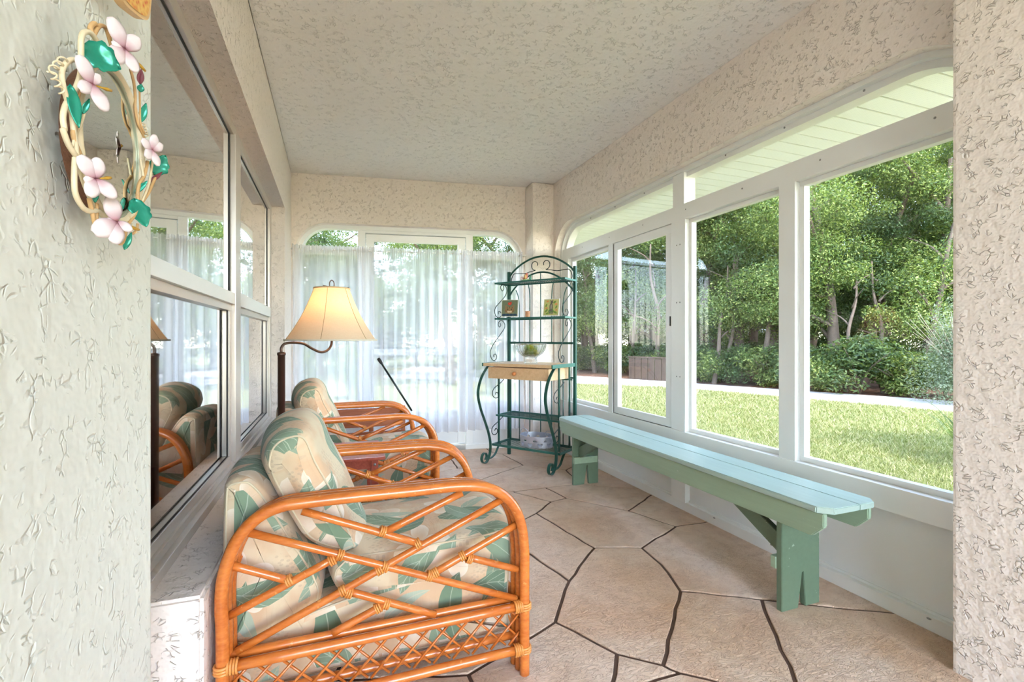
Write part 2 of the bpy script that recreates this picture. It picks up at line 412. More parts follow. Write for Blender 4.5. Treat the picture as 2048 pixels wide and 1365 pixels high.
# arch trim band (two steps)
for (t0, t1, w0, w1) in ((1.955, 2.0, 0, .022), (1.985, 2.05, .014, .05)):
    b = B()
    def off(pts, d):
        out = []
        for i, p in enumerate(pts):
            a = Vector(pts[max(i - 1, 0)]); c = Vector(pts[min(i + 1, len(pts) - 1)]); t = (c - a).normalized(); out.append((p[0] + t.y * d, p[1] - t.x * d))
        return out
    A0, A1 = off(AR, w0), off(AR, w1); n = len(AR)
    vs = [[b.verts.new((t, *p)) for p in A] for t in (t0, t1) for A in (A0, A1)]
    for i in range(n - 1):
        for q in ((0, 1), (1, 3), (3, 2), (2, 0)):
            b.faces.new((vs[q[0]][i], vs[q[0]][i + 1], vs[q[1]][i + 1], vs[q[1]][i]))
    bmesh.ops.recalc_face_normals(b, faces=b.faces)
    obj('arch_trim', b, MAT['white'], win, smooth=40)
wp('transom', (1.965, YN, 1.745), (2.05, 3.96, 1.838))
wp('baseboard', (XF - .005, YN, 0), (2.05, 3.97, .052)).name = 'base_rail'
wp('sill_rail', (1.955, YN, .38), (2.05, 3.96, .475))
wp('mullion', (1.965, 2.315, .05), (2.05, 2.44, 1.75))
wp('mullion', (1.965, 2.325, 1.83), (2.05, 2.425, 2.045))
wp('mullion', (1.965, 1.59, .47), (2.05, 1.675, 1.75))
wp('mullion', (1.965, 3.105, .47), (2.045, 3.165, 1.75))
wp('jamb', (1.965, 3.83, .05), (2.05, 3.96, 1.75))
wp('jamb', (1.965, YN, .05), (2.05, YN + .06, 1.75))
# inner lips (screen frames) round each pane and the panes
def pane(y0, y1, z0, z1, lip=.03, x0=1.995, x1=2.03, mat='white', gx=2.015):
    b = B()
    for q in ((y0, z0, y1, z0 + lip), (y0, z1 - lip, y1, z1), (y0, z0 + lip, y0 + lip, z1 - lip), (y1 - lip, z0 + lip, y1, z1 - lip)):
        box(b, (x0, q[0], q[1]), (x1, q[2], q[3]), bev=.002)
    fr = obj('sash_frame', b, MAT[mat], win)
    obj('glass_pane', bx((gx, y0 + lip * .6, z0 + lip * .6), (gx + .003, y1 - lip * .6, z1 - lip * .6)), MAT['glass'], win)
    return fr
pane(YN + .06, 1.59, .475, 1.745, .022)
pane(1.675, 2.315, .475, 1.745, .022)
pane(3.165, 3.83, .475, 1.745, .028)
pane(2.445, 3.10, .475, 1.742, .055, 1.972, 1.992, gx=1.98)
wp('glazing_gasket', (1.972, 2.44, .47), (1.985, 3.105, .479), 0, 'dark_gasket')
wp('glazing_gasket', (1.972, 3.095, .48), (1.985, 3.107, 1.74), 0, 'dark_gasket')
wp('latch_slot', (1.9665, 2.452, 1.11), (1.973, 2.458, 1.17), 0, 'dark_gasket')
wp('sash_rail', (1.960, 2.44, .42), (1.99, 3.12, .472))
for y0, y1 in ((YN + .03, 2.325), (2.425, 3.86)):
    obj('kick_panel', bx((2.0, y0, .045), (2.04, y1, .39)), MAT['white_panel'], win)
    b = B(); box(b, (1.992, y0, .052), (2.003, y1, .062)); obj('panel_bead', b, MAT['white'], win)
obj('mullion', bx((1.968, 2.33, .05), (2.045, 2.42, .39), .003), MAT['white'], win)
sb = B()
for (u, v) in ((1905 - 45, 1246), (1545, 1060), (1430, 1005)):
    p = at_x(u, v, 1.968); lathe(sb, [(.0, 0), (.009, 0), (.008, .004), (0, .005)], (0, 0, 0), 12) if 0 else sphere(sb, (1.962, p.y, .046), .008, 8, (.6, 1, .4))
for y in np.arange(1.05, 3.8, .42): sphere(sb, (1.965, y, 1.80), .0045, 8, (.5, 1, 1))
for z in (.8, 1.25, 1.60):
    for dy in (0, .03): sphere(sb, (1.965, 2.36 + dy, z), .0045, 8, (.5, 1, 1))
for y in np.arange(1.3, 3.8, .36): sphere(sb, (1.984, y, 2.02), .005, 8, (.6, 1, 1))
obj('screw', sb, MAT['screw'], win, kind='stuff')

# soffit outside the right wall and outside the back wall
def mat_soffit():
    n = N('perforated_vinyl'); co = n.coord()
    v = n.voro(n.mapping(co, (1, 1, .001)), 95, 'F1', 0.0).outputs[0]
    d = n.n('ShaderNodeMapRange'); n.put(d.inputs[0], v); d.inputs[1].default_value = .18; d.inputs[2].default_value = .26; d.inputs[3].default_value = 1; d.inputs[4].default_value = 0
    col = n.mix(n.math('MULTIPLY', d.outputs[0], .5), lin((240, 240, 232)), lin((150, 148, 138)))
    return n.done(n.bsdf(col, .5, 0, .4, n.bump(n.math('SUBTRACT', 1, d.outputs[0]), .3, .002)))
MAT['soffit'] = mat_soffit()
sof = obj('soffit', bx((2.07, -1.2, 2.15), (2.85, 5.35, 2.17)), MAT['white'], kind='structure'); sof.name = 'trim_3'
y = .4
while y < 5.2:
    obj('soffit_panel', bx((2.07, y, 2.132), (2.80, y + .098, 2.150), .004), MAT['soffit'], sof); y += .106
obj('fascia', bx((2.80, -1.2, 2.10), (2.86, 5.35, 2.45)), MAT['white'], sof)

# ---- back wall (turned 9 degrees), its arched opening, door and side lights
B0, B1 = Vector((-.33, 4.5)), Vector((1.72, 4.165)); bd = (B1 - B0).normalized(); bn = Vector((-bd.y, bd.x)); BL = (B1 - B0).length
def fB(s, z, t): p = B0 + bd * s + bn * t; return Vector((p.x, p.y, z))
BM = Matrix(((bd.x, bn.x, 0, B0.x), (bd.y, bn.y, 0, B0.y), (0, 0, 1, 0), (0, 0, 0, 1)))
AB = arch_outline(.03, 2.03, 2.035, .26, .28)
obj('wall_back', arch_wall(B(), -.05, 2.12, ROOF_Z, AB, fB, 0, .16), MAT['stucco'], kind='structure', smooth=40)
door = thing('door_1', None, None, kind='structure')
def dp(name, s0, s1, z0, z1, t0=.075, t1=.135, bev=.003, mat='white', par=None, **kw):
    return obj(name, bx((s0, t0, z0), (s1, t1, z1), bev, BM), MAT[mat], par or door, **kw)
b = B(); A0 = off(AB, 0); A1 = off(AB, .035)
vs = [[b.verts.new(fB(*p, t)) for p in A] for t in (.06, .14) for A in (A0, A1)]
for i in range(len(AB) - 1):
    for q in ((0, 1), (1, 3), (3, 2), (2, 0)): b.faces.new((vs[q[0]][i], vs[q[0]][i + 1], vs[q[1]][i + 1], vs[q[1]][i]))
bmesh.ops.recalc_face_normals(b, faces=b.faces)
sl = thing('window_3', None, None, kind='structure')
obj('arch_trim', b, MAT['white'], sl, smooth=40)
SP = lambda *a, **k: dp(*a, par=sl, **k)
SP('mullion', .535, .60, 0, 2.02); SP('mullion', 1.50, 1.565, 0, 2.02)
SP('transom', .04, .54, 1.78, 1.845); SP('transom', 1.56, 2.02, 1.78, 1.845)
SP('kick_panel', .05, .54, 0, .40, .09, .12, mat='white_panel'); SP('kick_panel', 1.56, 2.02, 0, .40, .09, .12, mat='white_panel')
SP('sill_rail', .05, .54, .38, .44); SP('sill_rail', 1.56, 2.02, .38, .44); SP('base_rail', .05, 2.0, 0, .045, .07, .14)
for s0, s1 in ((.06, .54), (1.56, 2.0)):
    obj('glass_pane', bx((s0, .10, .43), (s1, .103, 1.79), 0, BM), MAT['glass'], sl)
    obj('glass_pane', bx((s0, .10, 1.84), (s1, .103, 2.0), 0, BM), MAT['glass'], sl)
# door leaf
dp('door_head', .60, 1.50, 1.975, 2.02, .07, .135); dp('door_stile', .605, .675, .06, 1.97, .085, .125); dp('door_stile', 1.425, 1.495, .06, 1.97, .085, .125)
dp('door_rail', .67, 1.43, 1.905, 1.97, .085, .125); dp('door_rail', .67, 1.43, .88, .935, .085, .125); dp('door_rail', .67, 1.43, .28, .37, .085, .125)
dp('door_panel', .67, 1.43, .06, .29, .095, .115, mat='white_panel'); dp('threshold', .60, 1.50, 0, .05, .07, .15, mat='silver')
obj('glass_pane', bx((.66, .10, .36), (1.44, .103, .89), 0, BM), MAT['glass'], door)
obj('glass_pane', bx((.66, .10, .93), (1.44, .103, 1.92), 0, BM), MAT['glass'], door)
dp('latch', 1.44, 1.47, .90, 1.0, .07, .085, mat='silver')
dp('pull_latch', 1.02, 1.10, .893, .922, .075, .085, mat='silver')
sof2 = obj('trim_4', bx((-1.5, .16, 2.10), (2.6, .42, 2.12), 0, BM), MAT['soffit'], kind='structure')
for k in range(26): obj('soffit_panel', bx((-1.2 + k * .14, .17, 2.088), (-1.2 + k * .14 + .13, .40, 2.10), .003, BM), MAT['soffit'], sof2)

# ---- left house window
hw = thing('window_1', None, None, kind='structure')
XW = -.43
def hp(name, p0, p1, mat='silver', bev=.0025): return obj(name, bx(p0, p1, bev), MAT[mat], hw)
hp('window_head', (XW - .05, 1.0, 1.955), (XW + .012, 3.90, 2.0)); hp('window_sill', (XW - .05, 1.0, .425), (XW + .03, 3.90, .455)); hp('window_sill', (XW - .05, 1.0, .455), (XW + .012, 3.90, .478))
hp('mullion', (XW - .05, 2.475, .47), (XW + .02, 2.60, 1.96)); hp('jamb', (XW - .05, 3.80, .47), (XW + .012, 3.895, 1.96)); hp('jamb', (XW - .05, 1.0, .47), (XW + .012, 1.06, 1.96))
hp('meeting_rail', (XW - .04, 1.06, 1.185), (XW + .018, 2.475, 1.235), 'white'); hp('meeting_rail', (XW - .04, 2.60, 1.185), (XW + .018, 3.80, 1.25), 'white')
for y0, y1 in ((1.06, 2.475), (2.60, 3.80)):
    b = B()
    for q in ((y0, .478, y1, .510), (y0, 1.155, y1, 1.185), (y0, .51, y0 + .03, 1.155), (y1 - .05, .51, y1, 1.155)): box(b, (XW - .03, q[0], q[1]), (XW + .003, q[2], q[3]), bev=.002)
    obj('sash_frame', b, MAT['silver'], hw)
    b = B()
    for q in ((y0 + .03, .506, y1 - .05, .514), (y1 - .066, .51, y1 - .048, 1.155), (y0, 1.235, y1, 1.240), (y0, 1.949, y1, 1.956), (y1 - .022, 1.24, y1 + .001, 1.955)): box(b, (XW - .006, q[0], q[1]), (XW - .002, q[2], q[3]))
    obj('glazing_gasket', b, MAT['dark_gasket'], hw)
    obj('glass_pane', bx((XW - .02, y0, .5), (XW - .017, y1, 1.17)), MAT['glass_dark'], hw)
    obj('glass_pane', bx((XW - .008, y0, 1.24), (XW - .005, y1, 1.95)), MAT['glass_dark'], hw)
# room behind the house window
MAT['inner_wall'] = simple('inner_room_paint', (226, 212, 198), .8); MAT['inner_floor'] = simple('inner_floor', (150, 104, 72), .5)
b = B(); box(b, (-4.1, -1.6, -.1), (-4.0, 4.7, ROOF_Z)); box(b, (-4.1, 4.6, -.1), (XL - .1, 4.7, ROOF_Z)); box(b, (-4.1, -1.7, -.1), (XL - .1, -1.6, ROOF_Z))
obj('wall_inner', b, MAT['inner_wall'], kind='structure').name = 'wall_left_room'
obj('floor', bx((-4.0, -1.6, -.1), (-.46, 4.6, 0)), MAT['inner_floor'], kind='structure')

# ================================================================ FURNITURE
# ---- printed fabric: leaves, blossoms and stippled ground, laid out in cloth coordinates (metres)
def mat_fabric(name, quilt=False):
    n = N(name); uv = n.coord('UV')
    def motif(scale, loc, kind, L, W, bend=0.0, rand=.75):
        p = n.mapping(uv, (1, 1, 1), (0, 0, 0), loc)
        dn = n.noise(p, 7, 2); wv = n.n('ShaderNodeVectorMath', operation='MULTIPLY_ADD'); n.put(wv.inputs[0], dn.outputs[1]); wv.inputs[1].default_value = (.03, .03, 0); n.put(wv.inputs[2], p)
        v = n.voro(wv.outputs[0], scale, 'F1', rand, '2D')
        d = n.n('ShaderNodeVectorMath', operation='SUBTRACT'); n.put(d.inputs[0], wv.outputs[0]); n.put(d.inputs[1], v.outputs['Position'])
        sc = n.n('ShaderNodeSeparateColor'); n.put(sc.inputs[0], v.outputs['Color'])
        rt = n.n('ShaderNodeVectorRotate', rotation_type='Z_AXIS'); n.put(rt.inputs['Vector'], d.outputs[0]); n.put(rt.inputs['Angle'], n.math('MULTIPLY', sc.outputs[0], 6.283))
        xyz = n.n('ShaderNodeSeparateXYZ'); n.put(xyz.inputs[0], rt.outputs[0]); x, y = xyz.outputs[0], xyz.outputs[1]
        if kind == 'leaf':
            xn = n.math('DIVIDE', x, L); yy = n.math('SUBTRACT', y, n.math('MULTIPLY', n.math('MULTIPLY', x, x), bend))
            wd = n.math('MULTIPLY', W, n.math('MULTIPLY', n.math('SUBTRACT', 1, n.math('MULTIPLY', xn, xn)), n.math('ADD', 1, n.math('MULTIPLY', xn, .35))))
            mask = n.math('LESS_THAN', n.math('ABSOLUTE', yy), wd)
            q = n.math('SINE', n.math('MULTIPLY', n.math('ADD', n.math('ABSOLUTE', yy), n.math('MULTIPLY', x, -.55)), 300))
            vein = n.math('MAXIMUM', n.math('LESS_THAN', n.math('ABSOLUTE', yy), .0013), n.math('MULTIPLY', n.math('GREATER_THAN', q, .96), n.math('GREATER_THAN', sc.outputs[1], .35)))
            return mask, vein, sc, yy
        ang = n.math('ARCTAN2', y, x); r = n.math('SQRT', n.math('ADD', n.math('MULTIPLY', x, x), n.math('MULTIPLY', y, y)))
        pet = n.math('ABSOLUTE', n.math('COSINE', n.math('MULTIPLY', ang, 2.5)))
        R = n.math('MULTIPLY', L, n.math('ADD', .42, n.math('MULTIPLY', pet, .58)))
        mask = n.math('LESS_THAN', r, R); return mask, n.math('DIVIDE', r, R), sc, pet
    cream, peach, green = lin((214, 194, 162)), lin((208, 174, 140)), lin((120, 140, 114))
    dark, pale, white = lin((98, 118, 96)), lin((174, 184, 162)), lin((228, 214, 194))
    g1 = n.noise(uv, 6, 3, .6, dims='2D').outputs[0]
    col = n.mix(n.ramp(g1, [(.42, (0, 0, 0)), (.58, (1, 1, 1))]), cream, peach)
    dots = n.voro(n.mapping(uv, (1, 1.5, 1), (0, 0, .7)), 62, 'F1', .5, '2D').outputs[0]
    dm = n.math('MULTIPLY', n.math('LESS_THAN', dots, .30), n.ramp(n.noise(uv, 9, 2, dims='2D').outputs[0], [(.5, (0, 0, 0)), (.56, (1, 1, 1))]))
    col = n.mix(n.math('MULTIPLY', dm, .35), col, lin((172, 150, 130)))
    mk, rr, sc, pet = motif(3.9, (.31, .17, 0), 'flower', .10, 0, 0, .6)
    fl_ = n.mix(n.math('POWER', n.math('MINIMUM', rr, 1), 1.5), lin((214, 182, 148)), white); fl_ = n.mix(n.math('MULTIPLY', n.math('LESS_THAN', pet, .16), .5), fl_, peach)
    col = n.mix(mk, col, fl_)
    mk, ve, sc, yy = motif(4.4, (.07, .43, 0), 'leaf', .082, .022, 3.0, .6)
    lf = n.mix(n.math('MULTIPLY', sc.outputs[2], .8), pale, green); lf = n.mix(n.math('MULTIPLY', ve, .5), lf, cream); col = n.mix(mk, col, lf)
    mk, ve, sc, yy = motif(3.7, (.57, .91, 0), 'leaf', .115, .038, -2.2, .55)
    lf = n.mix(n.math('ADD', n.math('MULTIPLY', sc.outputs[2], .5), n.math('MULTIPLY', n.math('GREATER_THAN', yy, 0), .2)), green, dark); lf = n.mix(n.math('MULTIPLY', ve, .6), lf, lin((190, 196, 172))); col = n.mix(mk, col, lf)
    mk, ve, sc, yy = motif(3.9, (.83, .21, 0), 'leaf', .105, .034, 2.6, .6)
    lf = n.mix(n.math('ADD', n.math('MULTIPLY', sc.outputs[2], .5), n.math('MULTIPLY', n.math('GREATER_THAN', yy, 0), .2)), lin((140, 156, 132)), green); lf = n.mix(n.math('MULTIPLY', ve, .6), lf, lin((196, 202, 180))); col = n.mix(mk, col, lf)
    weave = n.noise(n.mapping(uv, (1, 1, 1)), 700, 2, dims='2D').outputs[0]
    h = n.math('MULTIPLY', weave, .05)
    wr = n.noise(n.mapping(uv, (7, 2.4, 1), (0, 0, .4)), 2.4, 3, .55, .6, dims='2D').outputs[0]
    h = n.math('ADD', h, n.math('MULTIPLY', wr, .7))
    if quilt:
        q = n.voro(uv, 11, 'SMOOTH_F1', .8, '2D').outputs[0]; h = n.math('ADD', h, n.math('MULTIPLY', n.math('SUBTRACT', 1, q), 1.6))
    return n.done(n.bsdf(col, .85, 0, .2, n.bump(h, .5, .012), **{'Sheen Weight': .15}))
MAT['fabric'] = mat_fabric('tropical_print'); MAT['fabric_quilt'] = mat_fabric('tropical_print_quilted', True)
MAT['piping'] = simple('cream_piping', (206, 190, 160), .8)

def cushion(name, prof, y0, y1, r, mat, parent, bulge=.012, n=5, seam=True, crown=0.0, ny=10):
    """soft upholstered prism: closed (x,z) profile swept from y0 to y1, rounded shoulders, puffed ends"""
    P = catmull([(p[0], 0, p[1]) for p in prof], n, True); m = len(P)
    area = sum(P[i].x * P[(i + 1) % m].z - P[(i + 1) % m].x * P[i].z for i in range(m))
    if area < 0: P = P[::-1]
    cen = sum(P, Vector()) / m; nor = []
    for i in range(m):
        t = P[(i + 1) % m] - P[i - 1]; nor.append(Vector((t.z, 0, -t.x)).normalized())
    arc = [0]
    for i in range(m): arc.append(arc[-1] + (P[(i + 1) % m] - P[i]).length)
    bm = B(); uvl = bm.loops.layers.uv.new('UVMap'); levels = []
    K = 4
    for k in range(K + 1): a = k / K * PI / 2; levels.append((y0 + r * (1 - math.sin(a)) * 1.0 + 0, -r * (1 - math.cos(a)) if 0 else -r * (1 - math.sin(a)) * .0, a))
    lv = []
    for k in range(K + 1):
        a = k / K * PI / 2; lv.append((y0 + r * (1 - math.cos(a)), -r * (1 - math.sin(a))))
    yy0, yy1 = y0 + r, y1 - r
    for k in range(1, ny): t = k / ny; lv.append((yy0 + (yy1 - yy0) * t, crown * math.sin(PI * t)))
    for k in range(K, -1, -1):
        a = k / K * PI / 2; lv.append((y1 - r * (1 - math.cos(a)), -r * (1 - math.sin(a))))
    rings = [[bm.verts.new((P[i].x + nor[i].x * o, y, P[i].z + nor[i].z * o)) for i in range(m)] for y, o in lv]
    for j in range(len(rings) - 1):
        for i in range(m):
            f = bm.faces.new((rings[j][i], rings[j][(i + 1) % m], rings[j + 1][(i + 1) % m], rings[j + 1][i])); f.smooth = True
            uvs = ((arc[i], lv[j][0]), (arc[i + 1], lv[j][0]), (arc[i + 1], lv[j + 1][0]), (arc[i], lv[j + 1][0]))
            for l, q in zip(f.loops, uvs): l[uvl].uv = (q[0] + 3, q[1])
    for ring, sgn, yb in ((rings[0], -1, y0), (rings[-1], 1, y1)):
        prev = ring
        for t in (.82, .6, .36, .14):
            nr = [bm.verts.new((cen.x + (v.co.x - cen.x) * t, yb + sgn * bulge * (1 - t * t) ** .8, cen.z + (v.co.z - cen.z) * t)) for v in ring]
            for i in range(m):
                f = bm.faces.new((prev[i], prev[(i + 1) % m], nr[(i + 1) % m], nr[i])); f.smooth = True
                for l in f.loops: l[uvl].uv = (l.vert.co.x * 1.0, l.vert.co.z)
            prev = nr
        f = bm.faces.new(prev); f.smooth = True
        for l in f.loops: l[uvl].uv = (l.vert.co.x, l.vert.co.z)
    bmesh.ops.recalc_face_normals(bm, faces=bm.faces)
    o = obj(name, bm, MAT[mat], parent)
    if seam:
        for j, sg in ((1, -1), (len(rings) - 2, 1)):
            pass
        sp = [Vector((P[i].x - nor[i].x * r * .35, y0 + r * .25, P[i].z - nor[i].z * r * .35)) for i in range(m)]
        s2 = [Vector((p.x, y1 - r * .25, p.z)) for p in sp]
        obj('piping', tb(sp, .0030, 6, closed=True), MAT['piping'], o); obj('piping', tb(s2, .0030, 6, closed=True), MAT['piping'], o)
    return o

# ---- rattan armchair (near one built, far one copied)
def mat_rattan(name, c1, c2):
    n = N(name); co = n.coord()
    g = n.noise(n.mapping(co, (14, 60, 60)), 1.6, 4, .6).outputs[0]; big = n.noise(co, 7, 3).outputs[0]
    col = n.ramp(n.math('ADD', n.math('MULTIPLY', g, .6), n.math('MULTIPLY', big, .4)), [(.32, lin(c1)), (.68, lin(c2))])
    sp = n.noise(co, 55, 2).outputs[0]; col = n.mix(n.math('MULTIPLY', n.math('GREATER_THAN', sp, .70), .35), col, lin((236, 176, 104)))
    return n.done(n.bsdf(col, .27, 0, .5, n.bump(g, .08, .002), **{'Coat Weight': .35, 'Coat Roughness': .12}))
MAT['rattan'] = mat_rattan('lacquered_rattan', (186, 92, 32), (220, 130, 58))
MAT['binding'] = mat_rattan('rattan_binding', (206, 124, 52), (232, 160, 86))
S2 = 2.1157
def z2(x, y, Y): p = at_y(400 + x / S2, 720 + y / S2, Y); return Vector((p.x, Y, p.z))
def z5(x, y, Y): p = at_y(400 + x / 2.9257, 1100 + y / 2.9257, Y); return Vector((p.x, Y, p.z))
YA = 1.369; CH = Vector((.14, 1.685, 0))
ORG = CH.copy()
chair = thing('rattan_armchair', 'near orange rattan armchair with leaf-print cushions, closest to the camera by the near left wall', 'armchair', CH, 0, 'rattan armchairs along the left wall')
RP = .0155
arch_px = [(95, 1180), (90, 1050), (96, 940), (122, 840), (170, 745), (245, 668), (340, 622), (450, 604), (700, 576), (900, 556), (1090, 536), (1200, 540), (1275, 568), (1330, 625), (1360, 700), (1372, 800), (1373, 900)]
base = [z2(x, y, YA) for x, y in arch_px]
base[0].z = .30; xb, xf = base[0].x, base[-1].x
base = [Vector((xb, YA, 0)), Vector((xb, YA, .15)), Vector((xb, YA, .30))] + base[1:] + [Vector((xf, YA, .25)), Vector((xf, YA, .12)), Vector((xf, YA, 0))]
archp = catmull(base, 5)
def shift(pts, dy, inset=0):
    cx = (xb + xf) / 2
    return [Vector((p.x + (cx - p.x) * inset / .38, p.y + dy, p.z - (inset if p.z > .3 else 0) * .6)) for p in pts]
def side(y_outer, sgn):
    """sgn=+1: near side (frame runs inward towards +y); -1: far side"""
    dy = y_outer - YA
    fr = obj('side_frame', tb(shift(archp, dy), RP, 12), MAT['rattan'], chair)
    for k in (1, 2): obj('arm_pole', tb(shift(archp, dy + sgn * k * .030, .004 * k), RP * .95, 10), MAT['rattan'], fr)
    yy = y_outer + sgn * .015
    def P(p): q = z2(p[0], p[1], YA); return Vector((q.x, yy, q.z))
    def pole(a, c, r=.0105, name='diagonal_pole'): 
        A, D_ = P(a), P(c); n = 5
        return obj(name, tb([A.lerp(D_, i / n) for i in range(n + 1)], r, 9), MAT['rattan'], fr)
    for a, c in (((190, 738), (1345, 1022)), ((150, 1250), (1300, 590)), ((430, 648), (940, 790)), ((1115, 570), (790, 735)), ((1350, 703), (965, 930)),
                 ((1140, 845), (1350, 897)), ((120, 880), (375, 947)), ((115, 1100), (590, 840)), ((600, 985), (1000, 1092)), ((560, 1172), (790, 1045))): pole(a, c)
    # horizontal rails
    zu, zl = .198, .078
    za, zb_ = z5(340, 655, YA).z, z5(1820, 340, YA).z; zu = (za + zb_) / 2
    def rail(z, y, r=.0135): return obj('rail', tb([Vector((xb + (xf - xb) * t / 6, y, z)) for t in range(7)], r, 10), MAT['rattan'], fr)
    rail(zu, y_outer, .0135); rail(zu + .012, y_outer + sgn * .03, .012); rail(zl, y_outer, .0135); rail(zl + .02, y_outer + sgn * .045, .012)
    # bindings
    def wrap(c, axis, r, w=.018, n=3):
        b_ = B()
        for k in range(n):
            o = axis * ((k - (n - 1) / 2) * w / n)
            u_ = axis.orthogonal().normalized(); v_ = axis.cross(u_)
            tube(b_, [c + o + (u_ * math.cos(t * PI / 6) + v_ * math.sin(t * PI / 6)) * r for t in range(12)], w / n * .55, 5, closed=True)
        obj('binding', b_, MAT['binding'], fr)
    dA = (P((1345, 1022)) - P((190, 738))).normalized(); dB = (P((1300, 590)) - P((150, 1250))).normalized()
    for c, ax in (((775, 735), dA), ((925, 787), dB), ((785, 887), dA), ((760, 900), dB), ((593, 838), dA), ((560, 858), dB), ((375, 945), dB), ((605, 990), dB), ((630, 998), dA), ((790, 1045), dA), ((755, 1062), dB), ((1115, 840), dB), ((1145, 850), dA), ((975, 925), dA), ((1000, 912), dB)):
        wrap(P(c), ax, .0125)
    for x, z in ((xb + .022, zu), (xf - .022, zu), (xf - .022, zl), (xb + .022, zl)): wrap(Vector((x, y_outer, z)), Vector((1, 0, 0)), .0165, .026, 4); 
    for x, z in ((xb, zu - .0), (xf, zu), (xf, zl)): wrap(Vector((x, y_outer, z)), Vector((0, 0, 1)), .018, .022, 3)
    # lattice between the rails
    z0, z1 = zl + .012, zu - .012; hgt = z1 - z0; st = .058; x = xb - hgt
    while x < xf:
        for d in (1, -1):
            a, c = (x, x + hgt) if d > 0 else (x + hgt, x); zz = [(a, z0), (c, z1)]
            def clipx(xa, za_, xc, zc):
                pts = []
                for t in (0, 1):
                    X, Z = (xa, za_) if t == 0 else (xc, zc)
                    lo, hi = xb + .012, xf - .012
                    if X < lo: Z += (lo - X) / (xc - xa) * (zc - za_); X = lo
                    if X > hi: Z += (hi - X) / (xc - xa) * (zc - za_); X = hi
                    pts.append((X, Z))
                return pts
            (X0, Z0), (X1, Z1) = clipx(a, z0, c, z1)
            if abs(X1 - X0) > .012:
                yl = y_outer + sgn * (.012 if d > 0 else .0185)
                obj('lattice_cane', tb([(X0, yl, Z0), (X1, yl, Z1)], .0036, 6), MAT['rattan'], fr)
        x += st
    return fr
YO = 2.0
side(YA, 1); side(YO, -1)
# cross rails joining the sides
for x, z in ((xf, .198), (xf, .08), (xb, .198), (xb, .08), (xb + .02, .45)):
    obj('cross_rail', tb([(x, YA + .02 + (YO - YA - .04) * t / 4, z) for t in range(5)], .013, 9), MAT['rattan'], chair)
YC0, YC1 = 1.452, 1.918
def prof(pts, Y=YC0, s=2): return [(lambda p: (p.x, p.z))(z2(x, y, Y)) for x, y in pts]
S4 = 4.0147
def prof4(pts, Y=YC0): return [(lambda p: (p.x, p.z))(at_y(420 + x / S4, 780 + y / S4, Y)) for x, y in pts]
cushion('back_cushion', prof4([(95, 835), (120, 765), (200, 728), (310, 722), (400, 790), (470, 880), (560, 1020), (660, 1180), (760, 1330), (860, 1500), (900, 1640), (850, 1830), (820, 2010), (700, 2050), (480, 2065), (240, 2080), (110, 2060), (88, 1800), (85, 1500), (88, 1150)]), YC0, YC1, .03, 'fabric', chair, .010, crown=.01)
cushion('back_pillow', prof4([(425, 670), (418, 570), (455, 455), (540, 375), (650, 335), (745, 335), (820, 400), (885, 555), (960, 690), (1030, 820), (1110, 1010), (1185, 1190), (1215, 1270), (1160, 1320), (1020, 1330), (860, 1290), (740, 1210), (640, 1060), (530, 880)]), YC0, YC1, .05, 'fabric', chair, .014, crown=.028)
cushion('seat_cushion', prof([(585, 868), (640, 828), (780, 805), (1000, 770), (1200, 735), (1290, 712), (1335, 730), (1345, 800), (1338, 880), (1300, 915), (1100, 955), (900, 985), (720, 1005), (610, 1003), (560, 950), (560, 900)]), YC0, YC1, .028, 'fabric_quilt', chair, .012, crown=.022)
deck = [(xb + .04, .09), (xb + .04, .20), (-.06, .265), (.15, .305), (.30, .318), (.44, .318), (xf - .022, .305), (xf - .018, .22), (xf - .018, .13), (xf - .03, .09), (.3, .088), (0, .088)]
cushion('seat_base', deck, YC0, YC1, .02, 'fabric', chair, .006, n=4)
ORG = Vector((0, 0, 0))
far = copy_tree(chair); far.location = CH + Vector((-.012, 1.325, 0)); far.rotation_euler = (0, 0, math.radians(3.5))
far['label'] = 'far orange rattan armchair with leaf-print cushions, between the lamp table and the back window'

# ---- small red lamp table between the chairs
MAT['red_wood'] = M_wood('cherry_stained_wood', (146, 54, 40), (184, 88, 66), .3, 1, 1, coat=.3)
tbl = thing('side_table', 'small reddish wood side table between the two rattan armchairs', 'table', (.08, 2.43, 0))
ORG = Vector((.08, 2.43, 0))
obj('table_top', bx((-.13, 2.235, .482), (.225, 2.60, .50), .004), MAT['red_wood'], tbl)
for x in (-.105, .165):
    for y in (2.275, 2.54): obj('leg', bx((x, y, 0), (x + .032, y + .032, .482), .003), MAT['red_wood'], tbl)
obj('shelf', bx((-.10, 2.28, .16), (.19, 2.565, .175), .003), MAT['red_wood'], tbl)
for y in (2.281, 2.55): obj('apron', bx((-.075, y, .435), (.166, y + .016, .482), .002), MAT['red_wood'], tbl)
b = lathe(B(), [(0, 0), (.006, .001), (.006, .004), (0, .005)], (0, 0, 0), 12); bmesh.ops.transform(b, matrix=Matrix.Translation((.181, 2.275, .455)) @ Matrix.Rotation(PI / 2, 4, 'X'), verts=b.verts)
obj('bolt', b, MAT['screw'], tbl)
ORG = Vector((0, 0, 0))

